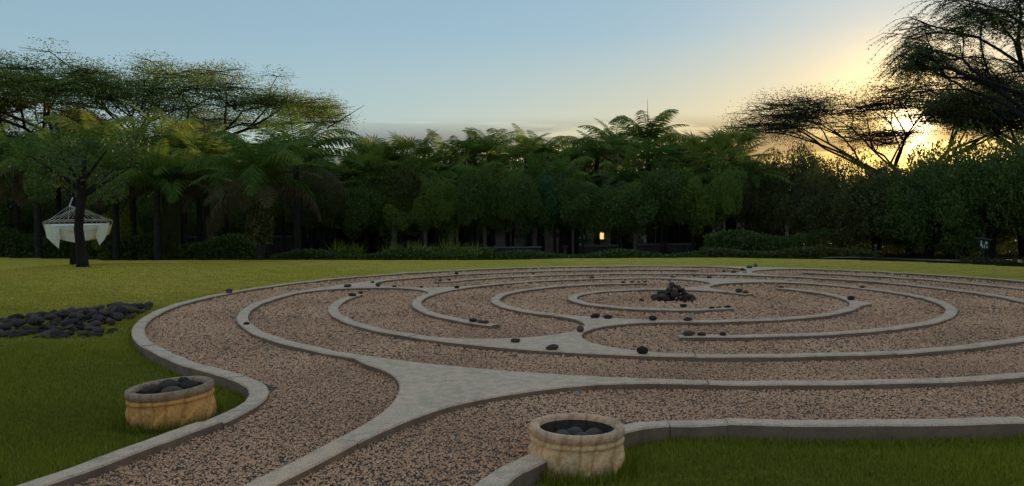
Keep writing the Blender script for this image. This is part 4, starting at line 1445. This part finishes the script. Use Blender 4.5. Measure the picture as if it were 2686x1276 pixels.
def grass_clump_mesh(seed):
    r = np.random.default_rng(seed)
    mb = MB()
    for i in range(110):
        a = r.uniform(0, 2*PI)
        l_ = r.uniform(0.5, 1.0)
        out = r.uniform(0.1, 0.6)
        b_ = np.array([r.uniform(-0.15, 0.15), r.uniform(-0.15, 0.15), 0])
        mid = b_+np.array([math.cos(a)*out*0.35, math.sin(a)*out*0.35, l_*0.65])
        tip = b_+np.array([math.cos(a)*out, math.sin(a)*out, l_*r.uniform(0.75, 1.0)])
        s = np.array([-math.sin(a), math.cos(a), 0])*0.018
        mb.add([b_-s, b_+s, mid+s, mid-s, tip], [(0, 1, 2, 3), (3, 2, 4)])
    me = mb.mesh('blades')
    at_ = me.attributes.new('rnd', 'FLOAT', 'FACE')
    at_.data.foreach_set('value', np.clip(r.normal(0.5, 0.25, len(me.polygons)), 0, 1).astype(np.float32))
    me.materials.append(M['leaf_lime'])
    return me
CL = [grass_clump_mesh(i) for i in range(3)]
for px_ in list(range(890, 965, 26))+list(range(1030, 1280, 22)):
    y_ = 32.0+random.uniform(-0.4, 0.4)
    a_ = at(px_+random.uniform(-6, 6), 650, y_)
    z0 = float(ground_z(a_[0], y_))
    root = empty('ornamental_grass', (a_[0], y_, z0), 'lime green grass clump rising over the long low hedge', 'grass clump', 'lime grass clumps before the house', rz=random.uniform(0, 6))
    s_ = (at(px_, 630, y_)[2]-z0)/0.9*random.uniform(0.9, 1.08)
    obj('blades', random.choice(CL), None, root, None, None, (s_*0.75, s_*0.75, s_))

# ------------------------------------------------------------------ hammock and its tree
HY = 19.9
hb = at(205, 581, HY)
hz0 = float(ground_z(hb[0], HY))
W2 = 0.5*(at(296, 580, HY)[0]-at(114, 584, HY)[0])
bz = hb[2]-hz0
ham = empty('hammock', (hb[0], HY, hz0), 'white cotton hammock with fanned ropes hung behind the dark trunk', 'hammock')
LEN = 2.1
HROT = math.atan2(-hb[0], HY)
ham.rotation_euler = (0, 0, HROT)
ham.scale = (0.88, 1, 1)
nx, ny = 28, 26
V, f = [], []
for j in range(ny):
    t = j/(ny-1)
    for i in range(nx):
        s = i/(nx-1)*2-1
        sag = 0.42*math.sin(PI*t)*(1-0.35*s*s)+0.05+0.16*(1-s*s)*(1-t)**3
        ruf = 0.012*math.sin(i*2.4)*(1-t)
        V.append((s*W2*(1-0.06*math.sin(PI*t)), 0.04+t*LEN, bz-sag-0.03+ruf))
for j in range(ny-1):
    for i in range(nx-1):
        f.append((j*nx+i, j*nx+i+1, (j+1)*nx+i+1, (j+1)*nx+i))
obj('bed_cloth', mesh('bed_cloth', V, f, True), M['cloth'], ham)
# valance hanging from the near bar, deeper in the middle, and pointed side flaps
def flap(pts_top, pts_bot, name):
    n = 24
    V, f = [], []
    top, bot = np.array(pts_top, float), np.array(pts_bot, float)
    tt = np.linspace(0, 1, len(top)); tb = np.linspace(0, 1, len(bot))
    for j in range(8):
        q = j/7
        for i in range(n):
            s = i/(n-1)
            a = np.array([np.interp(s, tt, top[:, k]) for k in range(3)])
            b = np.array([np.interp(s, tb, bot[:, k]) for k in range(3)])
            p_ = a+(b-a)*q
            p_[1] += 0.018*math.sin(i*1.9)*q+0.01*math.sin(i*0.7)
            V.append(tuple(p_))
    for j in range(7):
        for i in range(n-1):
            f.append((j*n+i, j*n+i+1, (j+1)*n+i+1, (j+1)*n+i))
    return obj(name, mesh(name, V, f, True), M['cloth'], ham)
def hp_(px_, py_, dy=0.0):
    q = at(px_, py_, HY+dy)
    return (q[0]-hb[0], dy, q[2]-hz0)
flap([hp_(140, 592, 0.05), hp_(170, 592, 0.05), hp_(235, 591, 0.05), hp_(280, 589, 0.05)], [hp_(150, 622, 0.12), hp_(180, 632, 0.12), hp_(205, 637, 0.12), hp_(240, 629, 0.12), hp_(275, 618, 0.12)], 'end_valance')
flap([hp_(118, 586, 0.02), hp_(135, 590, 0.0), hp_(152, 596, -0.03)], [hp_(124, 622, 0.02), hp_(140, 640, -0.02), hp_(153, 652, -0.03), hp_(156, 628, -0.03)], 'side_flap')
flap([hp_(256, 592, -0.03), hp_(275, 588, 0.0), hp_(290, 584, 0.02)], [hp_(250, 622, -0.03), hp_(260, 645, -0.03), hp_(274, 631, 0.0), hp_(284, 616, 0.02)], 'side_flap')
mb = MB()
mb.tube([hp_(113, 583.5), hp_(297, 579)], 0.016, 8)
obj('spreader_bar', mb.mesh('spreader_bar', True), M['bar'], ham)
mb = MB()
fb0, fb1 = hp_(120, 580), hp_(290, 577)
mb.tube([(fb0[0], LEN+0.08, fb0[2]), (fb1[0], LEN+0.08, fb1[2])], 0.016, 8)
obj('spreader_bar', mb.mesh('spreader_bar', True), M['bar'], ham)
apex = np.array([0.02, -0.42, bz+0.36])
b0, b1 = np.array(hp_(114, 583.5)), np.array(hp_(296, 579))
for i in range(14):
    s = i/13
    p_ = b0+(b1-b0)*s
    mb = MB()
    mb.tube([p_, (p_+apex)/2-np.array([0, 0, 0.01]), apex], 0.0055, 5)
    obj('rope', mb.mesh('rope'), M['rope'], ham)
    mb = MB()
    mb.tube([p_, p_+np.array([0, 0.05, -0.075])], 0.008, 5)
    obj('cloth_loop', mb.mesh('cloth_loop'), M['rope'], ham)
apex2 = np.array([-0.22, LEN+0.75, bz+0.42])
for i in range(7):
    s = i/6
    p_ = np.array([fb0[0]+(fb1[0]-fb0[0])*s, LEN+0.08, fb0[2]])
    mb = MB()
    mb.tube([p_, apex2], 0.0045, 4)
    obj('rope', mb.mesh('rope'), M['rope'], ham)
mb = MB()
mb.tube([apex2, apex2+np.array([0.08, 0.75, 0.22])], 0.02, 6)
obj('rope', mb.mesh('rope'), M['rope'], ham)
# carrying tree in front, with a dark crown above
TY = HY-0.50
tb = at(217, 690, TY)
tz0 = float(ground_z(tb[0], TY))
tr = empty('hammock_tree', (tb[0], TY, tz0), 'dark leaning trunk with low crown in front of the hammock', 'tree')
def tp_(px_, py_):
    q = at(px_, py_, TY)
    return (q[0]-tb[0], 0, q[2]-tz0)
mb = MB()
mb.tube([(0, 0, -0.25), tp_(216, 680), tp_(211, 640), tp_(206, 600), tp_(209, 560), tp_(214, 520), tp_(216, 470), tp_(222, 420)], [0.17, 0.125, 0.11, 0.105, 0.105, 0.11, 0.085, 0.05], 10)
for k in range(7):
    a = k*0.9+0.3
    st = Vector(tp_(214, 520-6*k))
    mb.tube([st, st+Vector((0.5*math.cos(a), 0.5*math.sin(a), 0.35)), st+Vector((1.1*math.cos(a), 1.1*math.sin(a), 0.75))], [0.055, 0.035, 0.012], 5, cap=False)
obj('trunk', mb.mesh('trunk', True), M['bark'], tr)
cpts = [blob_points(230, (random.gauss(0, 0.75), random.gauss(0, 0.6), tp_(214, 470)[2]+random.uniform(-0.45, 0.75)), random.uniform(0.25, 0.55), 0.4, random.uniform(0.2, 0.5)) for _ in range(14)]
cpts = np.vstack(cpts)
obj('crown', crown_mesh('crown', cpts, rng.uniform(0.05, 0.11, len(cpts)), aspect=0.5, droop=0.5), M['leaf'], tr)
# second post tree behind the hammock
t2 = (hb[0]-math.sin(HROT)*(LEN+1.55)-0.15, HY+math.cos(HROT)*(LEN+1.55))
tr2 = empty('hammock_tree', (t2[0], t2[1], float(ground_z(*t2))), 'slim dark tree behind the hammock holding its far rope', 'tree')
mb = MB()
mb.tube([(0, 0, -0.25), (0.03, 0, 1.2), (-0.03, 0, 2.2), (0.02, 0, 3.2)], [0.13, 0.10, 0.09, 0.05], 9)
obj('trunk', mb.mesh('trunk', True), M['bark'], tr2)
cpts = np.vstack([blob_points(380, (random.uniform(-1.0, 1.0), random.uniform(-0.6, 0.6), 2.5+random.uniform(-0.6, 0.9)), random.uniform(0.25, 0.45), 0.4, random.uniform(0.2, 0.45)) for _ in range(16)])
obj('crown', crown_mesh('crown', cpts, rng.uniform(0.05, 0.11, len(cpts)), aspect=0.5, droop=0.5), M['leaf'], tr2)

# ------------------------------------------------------------------ the house behind the palms
HYD = 46.0
def hx(px_): return at(px_, 600, HYD)[0]
def hzz(px_, py_): return at(px_, py_, HYD)[2]
hx0, hx1 = hx(750), hx(2120)
gz0 = float(ground_z(0, HYD))
house = empty('bungalow', ((hx0+hx1)/2, HYD, gz0), 'long low dark bungalow with deep eaves half hidden behind the palms', 'house')
hxm = (hx0+hx1)/2
eave = 2.75
def hpart(name, mat, *boxes, parent=None):
    mb = MB()
    for b in boxes: mb.box(*b)
    return obj(name, mb.mesh(name), M[mat], parent or house)
openings = [(780, 985, 0.0, 2.35, 'arch'), (1045, 1088, 1.0, 2.1, 'window'), (1130, 1172, 0.0, 2.15, 'door'), (1202, 1236, 0.9, 2.0, 'window'), (1512, 1540, 1.0, 2.15, 'window'), (1558, 1587, 0.98, 1.86, 'lit'), (1620, 1660, 0.0, 2.1, 'door'), (1720, 1850, 0.2, 2.2, 'window'), (2000, 2060, 0.9, 2.1, 'window')]
xs = hx0
T = 0.25
for a, b, z0_, z1_, kd in openings:
    xa, xb = hx(a), hx(b)
    if xa > xs+0.02: hpart('wall', 'wall', (xs-hxm, xa-hxm, 0, T, -0.3, eave))
    hpart('wall', 'wall', (xa-hxm, xb-hxm, 0.002, T-0.002, z1_, eave-0.002))
    if z0_ > 0: hpart('wall', 'wall', (xa-hxm, xb-hxm, 0.002, T-0.002, -0.3, z0_))
    xs = xb
    l_, r_ = xa-hxm, xb-hxm
    if kd in ('window', 'lit'):
        fr = hpart('window', 'wood', (l_, l_+0.06, 0.05, 0.15, z0_, z1_), (r_-0.06, r_, 0.05, 0.15, z0_, z1_), (l_+0.06, r_-0.06, 0.05, 0.15, z1_-0.06, z1_), (l_+0.06, r_-0.06, 0.05, 0.15, z0_, z0_+0.06))
        if kd == 'lit': fr['label'] = 'small window glowing with warm lamplight'
        hpart('pane', 'lit' if kd == 'lit' else 'glass', (l_+0.06, r_-0.06, 0.09, 0.11, z0_+0.06, z1_-0.06), parent=fr)
        hpart('sill', 'coping', (l_-0.06, r_+0.06, -0.09, 0.04, z0_-0.07, z0_-0.004), parent=fr)
    elif kd == 'door':
        d_ = hpart('door', 'wood', (l_+0.07, r_-0.07, 0.1, 0.15, -0.2, z1_-0.07))
        hpart('frame', 'wood', (l_, l_+0.065, 0.04, 0.18, -0.2, z1_), (r_-0.065, r_, 0.04, 0.18, -0.2, z1_), (l_+0.065, r_-0.065, 0.04, 0.18, z1_-0.065, z1_), parent=d_)
        hpart('handle', 'coping', (r_-0.2, r_-0.15, 0.05, 0.1, 0.9, 1.02), parent=d_)
hpart('wall', 'wall', (xs-hxm, hx1-hxm, 0, T, -0.3, eave))
W_ = (hx1-hx0)/2
hpart('wall', 'wall', (-W_, -W_+T, T, 7.0, -0.3, eave))
hpart('wall', 'wall', (W_-T, W_, T, 7.0, -0.3, eave))
hpart('wall', 'wall', (-W_, W_, 7.002, 7.25, -0.3, eave))
hpart('floor', 'coping', (-W_-0.2, W_+0.2, -2.2, 6.9, -0.2, -0.02))
# hipped roof, in rows of shingle courses
rm = MB()
ov = 0.7
rows = 12
for k in range(rows):
    t0, t1 = k/rows, (k+1)/rows
    for sgn in (-1, 1):
        def edge(t):
            yy = -ov+(3.6+ov)*t if sgn < 0 else 7.2+ov-(3.6+ov)*t
            xw = W_+ov-(3.6+ov)*t
            return xw, yy, eave-0.15+2.3*t
        xw0, y0, z0_ = edge(t0)
        xw1, y1, z1_ = edge(t1)
        rm.add([(-xw0, y0, z0_+0.05), (xw0, y0, z0_+0.05), (xw1, y1, z1_), (-xw1, y1, z1_), (-xw0, y0, z0_-0.05), (xw0, y0, z0_-0.05)], [(0, 1, 2, 3), (4, 5, 1, 0)])
    for sgn in (-1, 1):
        xw0, y0, z0_ = W_+ov-(3.6+ov)*t0, -ov+(3.6+ov)*t0, eave-0.15+2.3*t0
        xw1, y1, z1_ = W_+ov-(3.6+ov)*t1, -ov+(3.6+ov)*t1, eave-0.15+2.3*t1
        rm.add([(sgn*xw0, y0, z0_+0.05), (sgn*xw0, 7.2-y0, z0_+0.05), (sgn*xw1, 7.2-y1, z1_), (sgn*xw1, y1, z1_)], [(0, 1, 2, 3)])
obj('roof', rm.mesh('roof'), M['roof'], house)
for px_ in (760, 1000, 1110, 1260, 1390, 1600, 1880, 2080):
    x_ = hx(px_)-hxm
    hpart('column', 'wood', (x_-0.11, x_+0.11, -1.02, -0.80, -0.15, eave-0.12))
# low garden walls between the hedge and the house
def garden_wall(px0, px1, py, y_, label):
    x0, x1 = at(px0, py, y_)[0], at(px1, py, y_)[0]
    z1_ = at((px0+px1)/2, py, y_)[2]
    xm = (x0+x1)/2
    z0_ = float(ground_z(xm, y_))
    w = empty('garden_wall', (xm, y_, z0_), label, 'wall', 'low garden walls')
    h_ = z1_-z0_
    mb = MB(); mb.box(-(x1-x0)/2+0.03, (x1-x0)/2-0.03, -0.12, 0.12, -0.2, h_-0.06)
    obj('wall_body', mb.mesh('wall_body'), M['wood'], w)
    mb = MB(); mb.box(-(x1-x0)/2, (x1-x0)/2, -0.17, 0.17, h_-0.058, h_)
    obj('coping', mb.mesh('coping'), M['coping'], w)
garden_wall(490, 770, 620, 38, 'low wall with pale coping behind the leaf-clad palm')
garden_wall(1110, 1300, 649, 33.5, 'low wall with pale coping behind the lime grass clumps')
garden_wall(1300, 1420, 647, 33.2, 'short low wall with pale coping left of the lamplit window')
garden_wall(1520, 1622, 643, 34.0, 'short low wall with pale coping below the lamplit window')
garden_wall(1670, 1822, 639, 34.5, 'low wall with pale coping right of the lamplit window')
# bollard
by = 32.0
bp = at(1482, 645, by)
bz0 = float(ground_z(bp[0], by))
bo = empty('bollard', (bp[0], by, bz0), 'short dark timber bollard with a flat cap below the house', 'bollard')
hb_ = bp[2]-bz0
mb = MB(); mb.tube([(0, 0, -0.1), (0, 0, hb_-0.06)], 0.075, 10); obj('post', mb.mesh('post'), M['wood'], bo)
mb = MB(); mb.tube([(0, 0, hb_-0.06), (0, 0, hb_)], 0.13, 12); obj('cap', mb.mesh('cap'), M['wood'], bo)
# white-flowered plants by the lamplit window
for px_, py_, lab in ((1529, 612, 'plant with white blossoms left of the lamplit window'), (1690, 607, 'plant with white blossoms right of the lamplit window')):
    y_ = 35.5
    a_ = at(px_, py_, y_)
    z0_ = float(ground_z(a_[0], y_))
    fl = empty('flowering_plant', (a_[0], y_, z0_), lab, 'plant', 'white-flowered plants')
    hh = a_[2]-z0_
    mb = MB()
    for k in range(5):
        a = k*1.3
        mb.tube([(0, 0, -0.05), (0.06*math.cos(a), 0.06*math.sin(a), hh*0.6), (0.14*math.cos(a), 0.14*math.sin(a), hh)], [0.02, 0.015, 0.008], 5)
    obj('stems', mb.mesh('stems'), M['leaf_olive'], fl)
    cpts = blob_points(260, (0, 0, hh*0.72), 0.3, 0.3, hh*0.3)
    obj('leaves', crown_mesh('leaves', cpts, rng.uniform(0.08, 0.14, len(cpts))), M['leaf'], fl)
    for k in range(7):
        mb = MB()
        for q in range(5):
            a = 2*PI*q/5
            mb.add([(0, 0, 0), (0.05*math.cos(a-0.5), -0.02, 0.05*math.sin(a-0.5)), (0.085*math.cos(a), -0.035, 0.085*math.sin(a)), (0.05*math.cos(a+0.5), -0.02, 0.05*math.sin(a+0.5))], [(0, 1, 2, 3)])
        obj('blossom', mb.mesh('blossom'), M['white_flower'], fl, (random.uniform(-0.16, 0.16), -0.3, hh-random.uniform(-0.02, 0.62)))

# ------------------------------------------------------------------ right edge: track, sign, small plants
tv = []
tk = MB()
trk = [(2150, 688, 26.5), (2330, 680, 26.4), (2500, 677, 26.2), (2690, 672, 26.0), (2900, 668, 25.5)]
for px_, py_, y_ in trk:
    a_ = at(px_, py_, y_)
    tv.append((a_[0], y_))
SY = 24.3
sgn = at(2580, 700, SY)
sz0 = float(ground_z(sgn[0], SY))
zt = at(2580, 672, 26.0)[2]
pts0 = [(9.2, 26.9), (11.5, 26.6), (14.0, 25.6), (18.0, 24.2), (30.0, 20.0)]
pts1 = [(9.5, 28.3), (11.9, 28.1), (14.6, 27.2), (18.8, 25.8), (31.0, 21.6)]
A0, A1 = resample(pts0, 30), resample(pts1, 30)
V, f = [], []
for i in range(30):
    for j in range(7):
        q = A0[i]+(A1[i]-A0[i])*j/6
        V.append((q[0], q[1], float(ground_z(q[0], q[1]))+0.03+0.01*math.sin(i*0.8)))
for i in range(29):
    for j in range(6):
        f.append((i*7+j, (i+1)*7+j, (i+1)*7+j+1, i*7+j+1))
tag(obj('path', mesh('path', V, f, True), M['road']), None, None, kind='structure')
sg = empty('garden_sign', (sgn[0], SY, sz0), 'small green sign with white pictograms on a thin post under a little roof', 'sign')
stop = at(2580, 612, SY)[2]-sz0
mb = MB(); mb.tube([(0, 0.03, -0.15), (0, 0.03, stop-0.02)], 0.028, 8); obj('post', mb.mesh('post'), M['wood'], sg)
sw = 0.5*(at(2592, 640, SY)[0]-at(2566, 640, SY)[0])
sb0, sb1 = at(2580, 654, SY)[2]-sz0, at(2580, 630, SY)[2]-sz0
mb = MB(); mb.box(-sw, sw, -0.03, -0.004, sb0, sb1); bd = obj('board', mb.mesh('board'), M['sign_green'], sg)
# white marks: a standing figure at the left and an arrow-headed mark at the right
mb = MB()
h_ = sb1-sb0
mb.box(-sw*0.82, -sw*0.50, -0.034, -0.031, sb0+h_*0.35, sb1-h_*0.05)
mb.box(-sw*0.50, -sw*0.30, -0.034, -0.031, sb0+h_*0.15, sb0+h_*0.45)
mb.add([(sw*0.05, -0.034, sb1-h_*0.3), (sw*0.35, -0.034, sb1-h_*0.08), (sw*0.65, -0.034, sb1-h_*0.3), (sw*0.42, -0.034, sb1-h_*0.55), (sw*0.25, -0.034, sb1-h_*0.5)], [(0, 1, 2, 3, 4)])
mb.box(-sw*0.10, sw*0.05, -0.034, -0.031, sb0+h_*0.1, sb0+h_*0.5)
mb.box(sw*0.35, sw*0.55, -0.034, -0.031, sb0+h_*0.1, sb0+h_*0.34)
obj('pictogram', mb.mesh('pictogram'), M['sign_white'], bd)
mb = MB()
r0, r1 = at(2564, 626, SY), at(2595, 630, SY)
w0, w1 = r0[0]-sgn[0], r1[0]-sgn[0]
za, zb = r0[2]-sz0, r1[2]-sz0
mb.add([(w0, -0.16, za), (w1, -0.16, zb), (w1, 0.16, zb), (w0, 0.16, za), (w0, -0.16, za+0.025), (w1, -0.16, zb+0.025), (w1, 0.16, zb+0.025), (w0, 0.16, za+0.025)],
       [(0, 3, 2, 1), (4, 5, 6, 7), (0, 1, 5, 4), (1, 2, 6, 5), (2, 3, 7, 6), (3, 0, 4, 7)])
obj('sign_roof', mb.mesh('sign_roof'), M['coping'], sg)
for i in range(11):
    px_ = 2520+i*18+random.uniform(-5, 5)
    y_ = random.uniform(22.6, 23.4)
    a_ = at(px_, 706, y_)
    z0_ = float(ground_z(a_[0], y_))
    root = empty('border_plant', (a_[0], y_, z0_), 'small dark bedding plant along the path edge by the green sign', 'plant', 'bedding plants by the sign', rz=random.uniform(0, 6))
    obj('leaves', bush_mesh('leaf_olive', random.randrange(3)), None, root, None, None, (0.13, 0.13, random.uniform(0.16, 0.26)))
pp = at(2296, 688, 25.6)
pz0 = float(ground_z(pp[0], 25.6))
mp_ = empty('marker_post', (pp[0], 25.6, pz0), 'thin dark marker post at the near end of the pale path', 'post')
mb = MB(); mb.tube([(0, 0, -0.1), (0, 0, 0.42)], 0.035, 8); obj('shaft', mb.mesh('shaft'), M['wood'], mp_)
mb = MB(); mb.tube([(0, 0, 0.42), (0, 0, 0.47)], 0.05, 8); obj('cap', mb.mesh('cap'), M['coping'], mp_)
